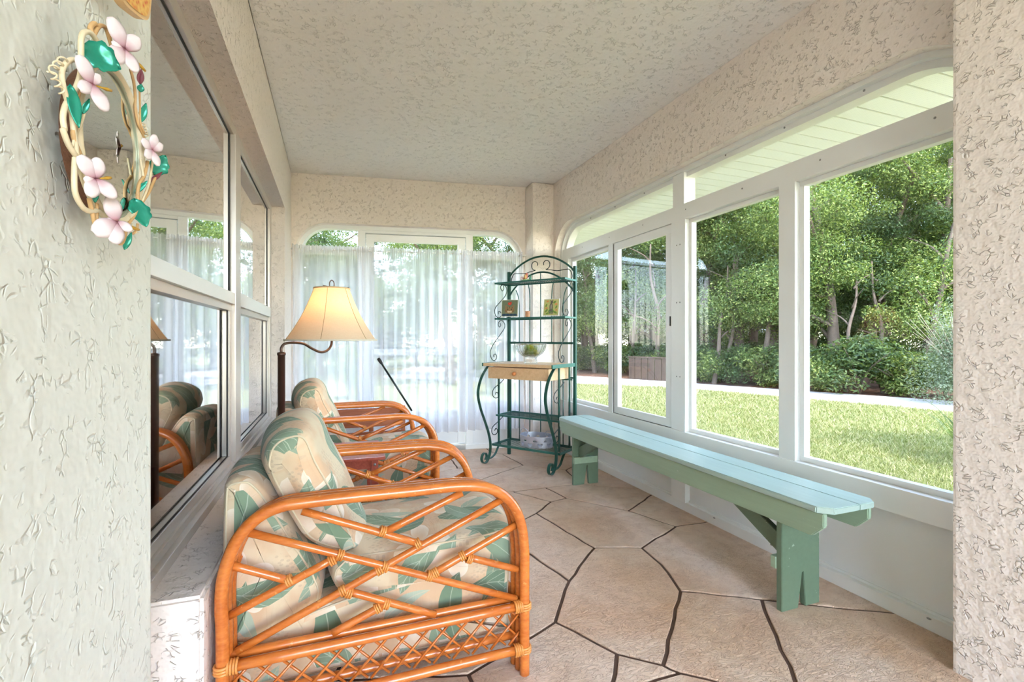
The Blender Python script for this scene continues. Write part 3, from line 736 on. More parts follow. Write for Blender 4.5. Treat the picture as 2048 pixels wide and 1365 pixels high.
# ---- floor lamp
MAT['bronze'] = simple('dark_bronze', (88, 66, 56), .35, .7, .5, .05)
def mat_shade():
    n = N('linen_shade'); co = n.coord()
    wv = n.noise(n.mapping(co, (300, 300, 60)), 1, 2).outputs[0]; wh = n.noise(n.mapping(co, (60, 60, 420)), 1, 2).outputs[0]
    col = n.mix(n.math('MULTIPLY', n.math('ADD', wv, wh), .5), lin((214, 196, 166)), lin((240, 228, 204)))
    df = n.n('ShaderNodeBsdfDiffuse'); n.put(df.inputs[0], col); tl = n.n('ShaderNodeBsdfTranslucent'); n.put(tl.inputs[0], n.mix(.5, col, lin((250, 214, 160))))
    return n.done(n.mixsh(.42, df.outputs[0], tl.outputs[0]))
MAT['shade'] = mat_shade()
LX, LY = -.212, 2.35
ORG = Vector((LX, LY, 0))
lamp = thing('floor_lamp', 'bronze floor lamp with curved arm and lit cream bell shade beside the window', 'lamp', (LX, LY, 0))
obj('base', lathe(B(), [(0, 0), (.12, 0), (.125, .008), (.11, .02), (.03, .032), (.02, .05), (0, .05)], (LX, LY, 0), 32), MAT['bronze'], lamp)
obj('pole', lathe(B(), [(.0, .03), (.0155, .03), (.0155, .955), (.018, .958), (.018, .968), (.006, .972), (0, .972)], (LX, LY, 0), 16), MAT['bronze'], lamp)
SC_ = Vector((-.003, 2.51, 0)); hd = (SC_ - Vector((LX, LY, 0))); Lh = hd.length; hd.normalize()
ap = catmull([(0, .965), (.0, .99), (.018, 1.010), (.06, 1.014), (.10, 1.010), (.145, .985), (.19, .962), (.225, .965), (.250, .985), (.262, 1.015), (.262, 1.06)], 5) if 0 else None
arm2 = [(0, .965), (.0, .99), (.018, 1.008), (.06, 1.012), (.11, 1.006), (.155, .983), (.20, .966), (.235, .972), (.256, .992), (Lh, 1.02), (Lh, 1.10)]
obj('arm', tb(catmull([Vector((LX, LY, 0)) + hd * a + Vector((0, 0, z)) for a, z in arm2], 6), .0058, 10), MAT['bronze'], lamp)
shp = []
for i in range(25):
    t = i / 24; z = 1.022 + .254 * t; r = .212 - .130 * (t ** .95) - .010 * math.sin(PI * t); shp.append((r, z))
nseg = 96
def shade_mesh():
    b_ = B(); rings = []
    for r, z in shp:
        ring = []
        for k in range(nseg):
            a = 2 * PI * k / nseg; ph = (k % 16) / 16; rr = r * (1 - .012 * math.sin(PI * ph)) + 0
            ring.append(b_.verts.new((SC_.x + rr * math.cos(a + .3), SC_.y + rr * math.sin(a + .3), z)))
        rings.append(ring)
    for i in range(len(rings) - 1):
        for k in range(nseg): b_.faces.new((rings[i][k], rings[i][(k + 1) % nseg], rings[i + 1][(k + 1) % nseg], rings[i + 1][k])).smooth = True
    return b_
sh = obj('lamp_shade', shade_mesh(), MAT['shade'], lamp)
MAT['shade_trim'] = simple('shade_trim', (206, 180, 140), .8)
for z, r, rr in ((1.024, .212, .0045), (1.276, .082, .004)):
    obj('trim_band', tb([(SC_.x + r * math.cos(a * PI / 24), SC_.y + r * math.sin(a * PI / 24), z) for a in range(48)], rr, 6, closed=True), MAT['shade_trim'] if z > 1.2 else simple('shade_bead', (216, 206, 184), .8), sh)
for k in range(6):
    a = 2 * PI * k / 6 + .3
    obj('rib', tb([(SC_.x + (r + .0005) * math.cos(a), SC_.y + (r + .0005) * math.sin(a), z) for r, z in shp], .0013, 5), simple('shade_seam', (170, 146, 108), .8) if k == 0 else bpy.data.materials['shade_seam'], sh)
obj('finial', tb(catmull([(SC_.x - .010, SC_.y, 1.285), (SC_.x - .010, SC_.y, 1.305), (SC_.x, SC_.y, 1.317), (SC_.x + .010, SC_.y, 1.305), (SC_.x + .010, SC_.y, 1.285)], 5), .0028, 6), MAT['bronze'], lamp)
b = B()
for k in range(3):
    a = k * 2 * PI / 3; tube(b, [(SC_.x, SC_.y, 1.284), (SC_.x + .079 * math.cos(a), SC_.y + .079 * math.sin(a), 1.283)], .0018, 5)
tube(b, [(SC_.x, SC_.y, 1.10), (SC_.x, SC_.y, 1.284)], .002, 6)
obj('spider_fitting', b, MAT['bronze'], lamp)
n = N('bulb_glow'); em = n.n('ShaderNodeEmission'); em.inputs[0].default_value = (1, .58, .30, 1); em.inputs[1].default_value = 18
obj('bulb', sphere(B(), (SC_.x + .012, SC_.y, 1.175), .03, 14, (1, 1, 1.25)), n.done(em.outputs[0]), lamp)
ORG = Vector((0, 0, 0))

# ---- green bench
def mat_bench(name, rgb, edge=(96, 128, 100)):
    n = N(name); co = n.coord()
    g = n.noise(n.mapping(co, (30, 2, 30)), 2, 4, .6).outputs[0]; wear = n.noise(co, 34, 3, .7).outputs[0]
    c = lin(rgb); col = n.mix(g, tuple(x * .86 for x in c[:3]) + (1,), tuple(min(1, x * 1.10) for x in c[:3]) + (1,))
    col = n.mix(n.math('MULTIPLY', n.math('GREATER_THAN', wear, .72), .5), col, lin((190, 205, 188)))
    return n.done(n.bsdf(col, .38, 0, .5, n.bump(g, .14, .002)))
MAT['bench'] = mat_bench('green_bench_paint', (150, 172, 146)); MAT['bench_top'] = mat_bench('blue_green_bench_paint', (168, 188, 178)); MAT['bench_leg'] = mat_bench('darker_green_leg_paint', (102, 122, 100))  # legs a darker tone than the apron, seat a paler, bluer one
ORG = Vector((1.70, 2.17, 0))
bench = thing('bench', 'long pale green painted wooden bench under the right windows', 'bench', ORG)
X0, X1, Y0, Y1, ZT = 1.548, 1.815, 1.135, 3.20, .456
c_ = .038; top = [(X0 + c_, Y0), (X1 - c_ * .8, Y0), (X1, Y0 + c_ * .8), (X1, Y1 - c_), (X1 - c_, Y1), (X0 + c_, Y1), (X0, Y1 - c_), (X0, Y0 + c_)]
xm = (X0 + X1) / 2 + .03
l1 = [(X0 + c_, Y0), (xm - .0002, Y0), (xm - .0002, Y1), (X0 + c_, Y1), (X0, Y1 - c_), (X0, Y0 + c_)]
l2 = [(xm + .0002, Y0), (X1 - c_ * .8, Y0), (X1, Y0 + c_ * .8), (X1, Y1 - c_), (X1 - c_, Y1), (xm + .0002, Y1)]
for l in (l1, l2): obj('seat_plank', prism(B(), l, 2, ZT - .022, ZT, .003), MAT['bench_top'], bench)
ap_ = [(Y0 + .02, ZT - .023), (Y1 - .02, ZT - .023), (Y1 - .02, ZT - .068), (Y1 - .065, ZT - .112), (Y0 + .065, ZT - .112), (Y0 + .02, ZT - .068)]
for x in (X0 + .012, X1 - .032): obj('apron', prism(B(), ap_, 0, x, x + .020, .003), MAT['bench'], bench)
for yl in (1.335, 3.00):
    lg = [(X0 + .034, 0), (X0 + .034, ZT - .023), (X1 - .034, ZT - .023), (X1 - .034, 0), (xm + .035, 0), (xm - .028, .125), (xm - .085, 0)]
    xl0, xl1 = X0 + .034, X1 - .034; xc = (xl0 + xl1) / 2
    lg = [(xl0, 0), (xl0, ZT - .023), (xl1, ZT - .023), (xl1, 0), (xl1 - .075, 0), (xc + .012, .135), (xc - .012 + .02, .135), (xl0 + .085, 0)]
    obj('leg', prism(B(), lg, 1, yl, yl + .024, .002), MAT['bench_leg'], bench)
    d = 1 if yl < 2 else -1; y_in = yl + (.024 if d > 0 else 0)
    pth = [(y_in, .20), (y_in, .285), (y_in + d * .36, ZT - .03), (y_in + d * .44, ZT - .03), (y_in + d * .44, ZT - .06) if 0 else (y_in + d * .47, ZT - .03)]
    pth = [(y_in, .185), (y_in, .265), (y_in + d * .345, ZT - .024), (y_in + d * .465, ZT - .024)]
    obj('brace', prism(B(), pth, 0, xc - .06, xc - .035, .002), MAT['bench_leg'], bench)
    obj('cleat', bx((xl0 - .004, y_in - (.0 if d > 0 else .022), .155), (xl1 - .02, y_in + (.022 if d > 0 else 0), .20), .002), MAT['bench'], bench)
ORG = Vector((0, 0, 0))

# ---- green metal corner rack with wooden drawer
RO = Vector((1.476, 4.02, 0)); RW = Vector((.591, -.806, 0)).normalized(); RF = Vector((-.806, -.591, 0)).normalized()
def R_(w, d, z): return RO + RW * w + RF * d + Vector((0, 0, z))
RM = Matrix(((RW.x, RF.x, 0, RO.x), (RW.y, RF.y, 0, RO.y), (0, 0, 1, 0), (0, 0, 0, 1)))
def rbox(b_, w0, w1, d0, d1, z0, z1, bev=0):
    t = B(); box(t, (w0, d0, z0), (w1, d1, z1), None, bev); bmesh.ops.transform(t, matrix=RM, verts=t.verts)
    bmesh.ops.reverse_faces(t, faces=t.faces)
    me = bpy.data.meshes.new('t'); t.to_mesh(me); b_.from_mesh(me); bpy.data.meshes.remove(me); t.free(); return b_
MAT['green_metal'] = simple('dark_green_enamel', (34, 82, 72), .32, .2, .5, .08, 12)
MAT['green_shelf'] = simple('green_enamel_edge', (52, 108, 98), .3, .25, .5, .05)
MAT['black_metal'] = simple('dark_scroll_metal', (38, 52, 50), .35, .5)
MAT['beech'] = M_wood('beech_wood', (206, 166, 122), (226, 192, 150), .45, 0, .8)
MAT['knob'] = simple('orange_knob', (206, 128, 72), .4)
ORG = R_(.32, .18, 0)
rack = thing('bakers_rack', 'tall dark green metal bakers rack with scrollwork and wooden drawer in the corner', 'rack', ORG)
W_ = .646
G, GS, BK = MAT['green_metal'], MAT['green_shelf'], MAT['black_metal']
for w in (0, W_): obj('post', rbox(B(), w - .012, w + .012, -.012, .012, 0, 1.625, .002), G, rack)
def arc(z0, zp, w0=0, w1=W_, d=0, n=20): return [R_(w0 + (w1 - w0) * i / n, d, z0 + (zp - z0) * math.sin(PI * i / n) ** .75) for i in range(n + 1)]
obj('top_arch', tb(arc(1.575, 1.735), .0085, 8), G, rack)
obj('inner_arch', tb(arc(1.40, 1.60), .0075, 8), G, rack)
obj('cross_bar', rbox(B(), 0, W_, -.006, .006, .985, 1.003), G, rack)
obj('cross_bar', rbox(B(), 0, W_, -.006, .006, .70, .715), G, rack)
for k in range(5):
    w = W_ * (k + 1) / 6; zt = 1.40 + .20 * math.sin(PI * (k + 1) / 6) ** .75
    if k in (1, 2): pts = [R_(w, 0, .99), R_(w, 0, zt)]
    if k == 2: pts = [R_(w, 0, .99), R_(w, 0, 1.60)]
    else:
        s = -1 if k < 2 else 1; kk = .035 if k in (0, 4) else .02
        pts = catmull([R_(w, 0, .99), R_(w, 0, 1.3), R_(w, 0, zt - .20), R_(w + s * kk * .3, 0, zt - .12), R_(w + s * kk, 0, zt - .06)], 5)
    obj('back_bar', tb(pts, .0042, 6), G, rack)
    obj('back_bar', tb([R_(w, 0, .13), R_(w, 0, .71)], .0042, 6), G, rack)
def shelf(name, z, w0, w1, d0, d1, along='d', step=.022, h=.014):
    b_ = B(); rbox(b_, w0, w1, d1 - .008, d1, z - h, z); rbox(b_, w0, w1, d0, d0 + .008, z - h, z)
    rbox(b_, w0 - .004, w0 + .006, d0, d1, z - h, z); rbox(b_, w1 - .006, w1 + .004, d0, d1, z - h, z)
    o = obj(name, b_, GS, rack); b2 = B()
    if along == 'd':
        k = w0 + step
        while k < w1: tube(b2, [R_(k, d0, z - .004), R_(k, d1, z - .004)], .0018, 4, cap=False); k += step
    else:
        k = d0 + step
        while k < d1: tube(b2, [R_(w0, k, z - .004), R_(w1, k, z - .004)], .0018, 4, cap=False); k += step
    rbox(b2, w0, w1, (d0 + d1) / 2 - .004, (d0 + d1) / 2 + .004, z - .010, z - .005) if along == 'd' else rbox(b2, (w0 + w1) / 2 - .005, (w0 + w1) / 2 + .005, d0, d1, z - .010, z - .005)
    obj('shelf_wires', b2, G, o, kind='stuff'); return o
shelf('shelf', 1.512, -.01, W_ + .01, 0, .205); shelf('shelf', 1.208, -.01, W_ + .01, 0, .205)
shelf('shelf', .395, .05, W_ - .01, .02, .27, 'w', .022); shelf('shelf', .150, .02, W_ + .01, 0, .285, 'w', .022, .018)
# table slab, drawer
obj('table_top', rbox(B(), 0, W_, .0, .392, .806, .830, .003), MAT['beech'], rack)
for w in (-.008, W_ - .004): obj('edge_rail', rbox(B(), w, w + .012, -.01, .394, .804, .832, .001), GS, rack)
dr = obj('drawer', rbox(B(), .035, W_ - .045, .02, .365, .705, .798, .003), MAT['beech'], rack)
b = B(); 
for f_ in (0,): sphere(b, (0, 0, 0), .0165, 14, (1, 1, 1)); lathe(b, [(.008, -.02), (.007, 0)], (0, 0, 0), 10)
bmesh.ops.transform(b, matrix=Matrix.Translation(R_(.30, .382, .752)) @ Matrix.Rotation(-PI / 2, 4, Vector((RW.x, RW.y, 0))), verts=b.verts)
obj('knob', b, MAT['knob'], dr)
obj('drawer_rail', rbox(B(), .01, W_ - .01, .02, .03, .69, .70), G, rack)
def strip(path, w, wid=.024, th=.005):
    """flat bar following a (d,z) path"""
    b_ = B(); P = catmull([(p[0], 0, p[1]) for p in path], 6); pr = []
    for i, p in enumerate(P):
        t = (P[min(i + 1, len(P) - 1)] - P[max(i - 1, 0)]).normalized(); nn = Vector((-t.z, 0, t.x)) * th / 2
        pr.append([b_.verts.new(R_(w + sw * wid / 2, p.x + s * nn.x, p.z + s * nn.z)) for s, sw in ((1, -1), (1, 1), (-1, 1), (-1, -1))])
    for i in range(len(pr) - 1):
        for k in range(4): b_.faces.new((pr[i][k], pr[i][(k + 1) % 4], pr[i + 1][(k + 1) % 4], pr[i + 1][k]))
    b_.faces.new(pr[0][::-1]); b_.faces.new(pr[-1]); bmesh.ops.recalc_face_normals(b_, faces=b_.faces); return b_
leg = [(.33, .805), (.38, .765), (.435, .70), (.468, .62), (.468, .55), (.435, .455), (.385, .36), (.335, .26), (.305, .17), (.303, .10), (.325, .04), (.362, .008), (.405, .012), (.425, .045), (.408, .082), (.372, .086), (.355, .055), (.372, .03)]
for w in (.012, W_ - .012):
    obj('leg', strip(leg, w), G, rack)
    obj('foot_brace', strip([(.14, .140), (.19, .10), (.235, .05), (.29, .03), (.33, .032)], w, .018), G, rack)
for w in (.055, W_ - .02):
    for d in (.24, .06): obj('upright', rbox(B(), w - .006, w + .006, d - .006, d + .006, .15, .80), G, rack)
def at_side(u, v, w):
    """where a sight line meets the rack's side plane at w: gives (d, z)"""
    o = RO + RW * w; r_ = ray(u, v); k = Vector((o.x, o.y, 0)).dot(RW) / r_.dot(RW); p_ = Vector((r_.x * k, r_.y * k, 0)) - Vector((o.x, o.y, 0)); return p_.dot(RF), CAM_H + r_.z * k
def traced(pts, ox, oy, sc, w=0): return [at_side(ox + x / sc, oy + y / sc, w) for x, y in pts]
s1_ = traced([(150, 412), (158, 440), (145, 468), (125, 447), (123, 415), (150, 397), (180, 420), (192, 470), (170, 530), (110, 600), (65, 655), (53, 705), (65, 750), (95, 774), (121, 762), (130, 733), (115, 706), (96, 706), (95, 735)], 980, 500, 5.69)
s2_ = traced([(115, 835), (122, 860), (108, 880), (94, 852), (105, 817), (135, 806), (165, 840), (165, 890), (120, 960), (50, 1060), (12, 1130), (3, 1190), (20, 1243), (45, 1262), (70, 1243), (75, 1207), (57, 1186), (42, 1200), (46, 1220)], 980, 500, 5.69)
s3_ = traced([(412, 305), (370, 350), (312, 398), (290, 440), (295, 488), (325, 508), (351, 488), (345, 455), (325, 450), (322, 472)], 930, 700, 5.25, .05)
s4_ = traced([(402, 698), (350, 752), (292, 810), (280, 860), (300, 892), (333, 880), (341, 842), (322, 826), (312, 850)], 930, 700, 5.25, .05)
for w in (.0, W_):
    for dz_, rad in ((s1_, .0034), (s2_, .0034)): obj('scroll', tb(catmull([R_(w, d, z) for d, z in dz_], 4), rad, 6), BK, rack)
    for dz_ in (s3_, s4_): obj('scroll', tb(catmull([R_(w + (.05 if w == 0 else -.02), d, z) for d, z in dz_], 4), .0034, 6), BK, rack)
# scrollwork inside the top arch
def spir(cw, cz, a0, turn, r0, shrink=.55, n=16): return [R_(cw + r0 * (1 - shrink * k / n) * math.cos(a0 + turn * k / n), 0, cz + r0 * (1 - shrink * k / n) * math.sin(a0 + turn * k / n)) for k in range(n + 1)]
for sg in (-1, 1):
    c0 = W_ / 2 + sg * .052; pts = spir(c0, 1.672, PI / 2 - sg * PI * .9 + (0), sg * -PI * 1.45, .045)
    tail = [R_(W_ / 2 + sg * t, 0, z) for t, z in ((.285, 1.50), (.298, 1.55), (.275, 1.60), (.24, 1.605), (.16, 1.60), (.10, 1.612))]
    obj('scroll', tb(catmull(tail, 5), .0034, 6), BK, rack)
    pts = spir(c0, 1.665, -PI / 2, sg * PI * 1.6, .046)
    obj('scroll', tb(catmull([R_(W_ / 2 + sg * .10, 0, 1.612)] + pts, 3), .0034, 6), BK, rack)
ORG = Vector((0, 0, 0))

# ---- things on the rack
def mat_crystal():
    n = N('cut_crystal'); g = n.n('ShaderNodeBsdfGlass'); g.inputs['IOR'].default_value = 1.45; g.inputs['Roughness'].default_value = .02; g.inputs['Color'].default_value = (.97, .98, .97, 1)
    t = n.n('ShaderNodeBsdfTransparent'); t.inputs[0].default_value = (.97, .98, .97, 1)
    return n.done(n.mixsh(.45, g.outputs[0], t.outputs[0]))
MAT['crystal'] = mat_crystal()
bc = R_(.345, .20, .8305)
bowl = obj('fruit_bowl', lathe(B(), [(0, 0), (.055, 0), (.056, .004), (.050, .03), (.046, .042), (.060, .055), (.096, .08), (.115, .11), (.124, .14), (.126, .160), (.121, .160), (.116, .14), (.107, .112), (.088, .085), (.055, .062), (.03, .056), (0, .055)], bc, 96, lambda a, z: 1 + .035 * abs(math.sin(a * 12)) if z > .045 else 1 + .02 * abs(math.sin(a * 12))), MAT['crystal'])
tag(bowl, 'fluted clear crystal footed bowl on the wooden top of the green rack', 'bowl')
lm = simple('green_fruit_skin', (128, 150, 34), .4, 0, .5, .35, 30); ly = simple('yellow_fruit_skin', (188, 184, 44), .4, 0, .5, .25, 30)
fruitpos = [(-.030, .010, .088), (.022, .024, .088), (.028, -.026, .088), (-.018, -.040, .089), (.004, .0, .130), (-.040, -.012, .126), (.046, .012, .122)]
flabel = ['green fruit at the bottom of the crystal bowl, towards its left', 'green fruit at the bottom back of the crystal bowl', 'yellow fruit at the bottom right of the crystal bowl', 'green fruit low in the crystal bowl at its front', 'yellow fruit on top in the middle of the crystal bowl', 'green fruit on top at the left of the crystal bowl', 'green fruit on top at the right of the crystal bowl']
for k, (dx, dy, dz) in enumerate(fruitpos):
    t = obj('fruit', sphere(B(), (bc.x + dx, bc.y + dy, bc.z + dz), .025, 14, (1, 1, .92)), ly if k in (2, 4) else lm)
    tag(t, flabel[k], 'fruit', 'fruit in the crystal bowl')
# pierced metal basket
def basket():
    b_ = B(); c = R_(.37, .15, .150); nS = 120; nH = 16; r0, hh = .110, .088; V = {}
    def v(i, j):
        i %= nS
        if (i, j) not in V:
            a = 2 * PI * i / nS; rr = r0 + .006 * (j / nH)
            V[(i, j)] = b_.verts.new(c + RW * (1.25 * rr * math.cos(a)) + RF * (.92 * rr * math.sin(a)) + Vector((0, 0, hh * j / nH)))
        return V[(i, j)]
    for i in range(nS):
        for j in range(nH):
            x = (i % 12 - 5.5) / 5.5; yy = (j + .5)
            hole = False
            if 1 <= j <= 6:  # heart cut-outs
                q = (yy - 1) / 5.5; hole = abs(x) < (.12 + .62 * q if q < .7 else .62) and not (abs(x) < .12 and q > .85)
            if 9 <= j <= 12: q = (yy - 9) / 4; xx = ((i + 6) % 12 - 5.5) / 5.5; hole = abs(xx) < .5 * (1 - q)
            if not hole: b_.faces.new((v(i, j), v(i + 1, j), v(i + 1, j + 1), v(i, j + 1)))
    return b_, c
ORG = R_(.37, .15, .150)
b, bc2 = basket()
MAT['pewter'] = simple('pewter_metal', (184, 186, 196), .35, .5, .5, .1, 20)
bk = obj('basket', b, MAT['pewter']); 
bk.data.transform(Matrix.Translation(-ORG)); bk.location = ORG
sm = bk.modifiers.new('thick', 'SOLIDIFY'); sm.thickness = .0022
tag(bk, 'oval pierced grey metal basket with heart cut-outs on the lowest rack shelf', 'basket')
for z, r in ((.001, .110), (.089, .1165)):
    obj('rim', tb([ORG + RW * (1.25 * r * math.cos(a * PI / 30)) + RF * (.92 * r * math.sin(a * PI / 30)) + Vector((0, 0, z)) for a in range(60)], .0025, 6, closed=True), MAT['pewter'], bk)
b = B(); n_ = 40; vs = [b.verts.new(ORG + RW * (1.25 * .109 * math.cos(2 * PI * a / n_)) + RF * (.92 * .109 * math.sin(2 * PI * a / n_)) + Vector((0, 0, .003))) for a in range(n_)]; b.faces.new(vs)
obj('bottom', b, MAT['pewter'], bk)
for sg in (-1, 1):
    c = ORG + RW * (sg * .142)
    obj('handle', tb(catmull([c + RF * .0 + Vector((0, 0, .07)), c + RW * sg * .012 + Vector((0, 0, .10)), c + RW * -sg * .004 + Vector((0, 0, .128)), c - RW * sg * .035 + RF * .01 + Vector((0, 0, .132)), c - RW * sg * .058 + Vector((0, 0, .112)), c - RW * sg * .055 + Vector((0, 0, .092)), c - RW * sg * .038 + Vector((0, 0, .095)), c - RW * sg * .036 + Vector((0, 0, .108))], 5), .0026, 6), MAT['pewter'], bk)
ORG = Vector((0, 0, 0))
# picture tiles: flat printed squares leaning on small stands
def quad_disc(b_, c, ux, uy, rx, ry, n=20, off=0, ang=0):
    vs = []
    for k in range(n):
        a = 2 * PI * k / n; x, y = rx * math.cos(a), ry * math.sin(a)
        x, y = x * math.cos(ang) - y * math.sin(ang), x * math.sin(ang) + y * math.cos(ang); vs.append(b_.verts.new(c + ux * x + uy * y))
    return b_.faces.new(vs)
def tile(name, label, w, d, z, sz, yaw, bgmat, shapes):
    global ORG
    c = R_(w, d, z); fx = Vector((math.cos(yaw), math.sin(yaw), 0)); nrm = Vector((fx.y, -fx.x, 0)); up = (Vector((0, 0, 1)) - nrm * .16).normalized(); nf = fx.cross(up)
    if nf.dot(Vector((0, 0, CAM_H)) - c) < 0: nf = -nf
    ORG = c.copy(); t = thing(name, label, 'picture', c)
    m = Matrix((( fx.x, up.x, nf.x, c.x), (fx.y, up.y, nf.y, c.y), (fx.z, up.z, nf.z, c.z), (0, 0, 0, 1)))
    m = m @ Matrix.Translation((0, .0095, .012))
    bb_ = bx((-sz / 2, 0, -.006), (sz / 2, sz, 0), .0015, m); obj('tile', bb_, simple(name + '_edge', (232, 228, 218), .3), t)
    obj('print_ground', bx((-sz / 2 + .005, .005, 0), (sz / 2 - .005, sz - .005, .0006), 0, m), bgmat, t)
    for k, (nm, col, parts) in enumerate(shapes):
        b_ = B()
        for (x, y, rx, ry, an) in parts:
            quad_disc(b_, m @ Vector((x * sz, y * sz, .0009 + k * .0003)), fx, up, rx * sz, ry * sz, 18, ang=an)
        bmesh.ops.recalc_face_normals(b_, faces=b_.faces)
        obj(nm, b_, simple(name + '_' + nm + str(k), col, .4, 0, .5, .25, 120), t)
    b_ = B()
    for s in (-1, 1):
        tube(b_, [c + fx * (s * sz * .28) + nf * .030 + Vector((0, 0, .012)), c + fx * (s * sz * .28) + nf * .030 + Vector((0, 0, .0022)), c + fx * (s * sz * .28) - nf * .02 + Vector((0, 0, .0022)), c + fx * (s * sz * .28) - nf * .012 + Vector((0, 0, .05))], .002, 6)
    obj('stand', b_, MAT['crystal'], t); ORG = Vector((0, 0, 0)); return t
yaw_r = math.atan2(RW.y, RW.x)
tile('cat_picture_tile', 'square picture tile of a striped cat face with a red flower on the second shelf', .085, .120, 1.208, .150, yaw_r + .33, simple('olive_print', (112, 122, 96), .4, 0, .5, .2, 60),
     [('blue_band', (34, 62, 92), [(.5 - .5 + x, .11, .13, .06, 0) for x in (-.32, -.1, .1, .32)]), ('cat_head', (150, 118, 78), [(0, .38, .30, .2, 0), (-.2, .56, .07, .11, .4), (.2, .56, .07, .11, -.4)]),
      ('fur_stripes', (82, 60, 42), [(-.14, .52, .015, .07, .3), (0, .54, .015, .06, 0), (.14, .52, .015, .07, -.3), (-.22, .38, .06, .014, .2), (.22, .38, .06, .014, -.2), (-.22, .30, .06, .012, 0), (.22, .30, .06, .012, 0)]),
      ('muzzle', (214, 196, 168), [(-.06, .29, .08, .055, 0), (.06, .29, .08, .055, 0)]), ('eyes', (36, 34, 26), [(-.11, .42, .035, .028, 0), (.11, .42, .035, .028, 0), (0, .335, .022, .015, 0)]),
      ('flower', (206, 58, 40), [(-.05, .78, .07, .06, .5), (.05, .8, .07, .07, -.5), (0, .72, .08, .05, 0)]), ('flower_heart', (232, 120, 70), [(0, .765, .03, .03, 0)])])
tile('owl_picture_tile', 'square picture tile of a standing grey animal in bright foliage on the second shelf', .475, .09, 1.208, .142, yaw_r + .05, simple('yellow_green_print', (200, 196, 128), .4, 0, .5, .25, 40),
     [('foliage', (120, 150, 62), [(-.3, .3, .12, .06, .8), (-.2, .15, .14, .05, .3), (.25, .2, .15, .06, -.5), (.32, .5, .1, .05, 1.1), (.2, .8, .1, .06, .6), (-.32, .62, .1, .05, 1.2)]),
      ('blossoms', (226, 150, 90), [(.3, .68, .08, .06, 0), (-.3, .45, .07, .06, 0), (.33, .33, .06, .05, 0), (-.25, .85, .08, .05, .4)]),
      ('animal_body', (104, 98, 92), [(0, .5, .11, .26, .05), (.02, .8, .08, .08, 0), (-.05, .9, .025, .05, .2), (.08, .9, .025, .05, -.2), (-.06, .2, .04, .12, .2), (.09, .2, .04, .12, -.2)]),
      ('chest', (176, 166, 152), [(0, .52, .05, .15, 0)]), ('leaves_front', (84, 132, 70), [(-.12, .3, .1, .035, .9), (.1, .34, .1, .035, -.8), (.02, .22, .09, .03, .3)])])
# tiny clay cup
cc = R_(.255, .10, 1.208)
cup = obj('clay_cup', lathe(B(), [(0, .0), (.016, 0), (.020, .01), (.021, .03), (.019, .045), (.023, .055), (.021, .055), (.017, .044), (.018, .02), (0, .008)], cc, 32, lambda a, z: 1 + (.07 * math.sin(a * 7) if z > .05 else .02 * math.sin(5 * a))), simple('terracotta_clay', (206, 150, 112), .7, 0, .3, .2, 60))
tag(cup, 'tiny terracotta cup between the two picture tiles on the rack', 'cup')
# bird figurine on the top shelf
fc = R_(.245, .11, 1.512); ORG = fc.copy()
fg = thing('bird_figurine', 'small colourful ceramic bird figurine on the top shelf of the green rack', 'figurine', fc)
mm = lambda nm, c: simple('glaze_' + nm, c, .2, 0, .6, .1, 60)
b = B(); sphere(b, fc + Vector((0, 0, .010)), .030, 14, (1.3, 1, .35)); sphere(b, fc + RW * .02 + Vector((0, 0, .016)), .012, 10, (1.4, 1, .6)); obj('leafy_base', b, mm('green', (150, 190, 140)), fg)
b = B(); tube(b, catmull([fc - RW * .028 + Vector((0, 0, .026)), fc - RW * .012 + Vector((0, 0, .034)), fc + Vector((0, 0, .046)), fc + RW * .006 + Vector((0, 0, .062)), fc + RW * .004 + Vector((0, 0, .074))], 4), [.003, .006, .009, .012, .0145, .016, .017, .017, .016, .014, .012, .0115, .012, .012, .011, .008, .004], 12); obj('body', b, mm('red', (214, 120, 104)), fg)
b = B(); sphere(b, fc + RW * .002 + RF * .012 + Vector((0, 0, .042)), .014, 10, (.9, .5, 1.4)); obj('wing', b, mm('yellow', (226, 176, 110)), fg)
b = B(); tube(b, [fc + RW * .012 + Vector((0, 0, .070)), fc + RW * .026 + Vector((0, 0, .060))], [.005, .001], 8); obj('beak', b, mm('dark', (70, 60, 50)), fg)
b = B(); sphere(b, fc + RW * .042 + Vector((0, 0, .026)), .011, 10, (1, .8, 1.3)); tube(b, catmull([fc + RW * .03 + Vector((0, 0, .03)), fc + RW * .05 + Vector((0, 0, .05)), fc + RW * .034 + Vector((0, 0, .056))], 4), .003, 6); obj('tendril', b, mm('teal', (92, 160, 132)), fg)
b = B()
for k in range(5): a = k * 2 * PI / 5; sphere(b, fc - RW * .042 + RW * .010 * math.cos(a) + Vector((0, 0, .034 + .010 * math.sin(a))), .009, 8, (1, .5, 1))
obj('blossom', b, mm('pink', (228, 206, 204)), fg)
ORG = Vector((0, 0, 0))

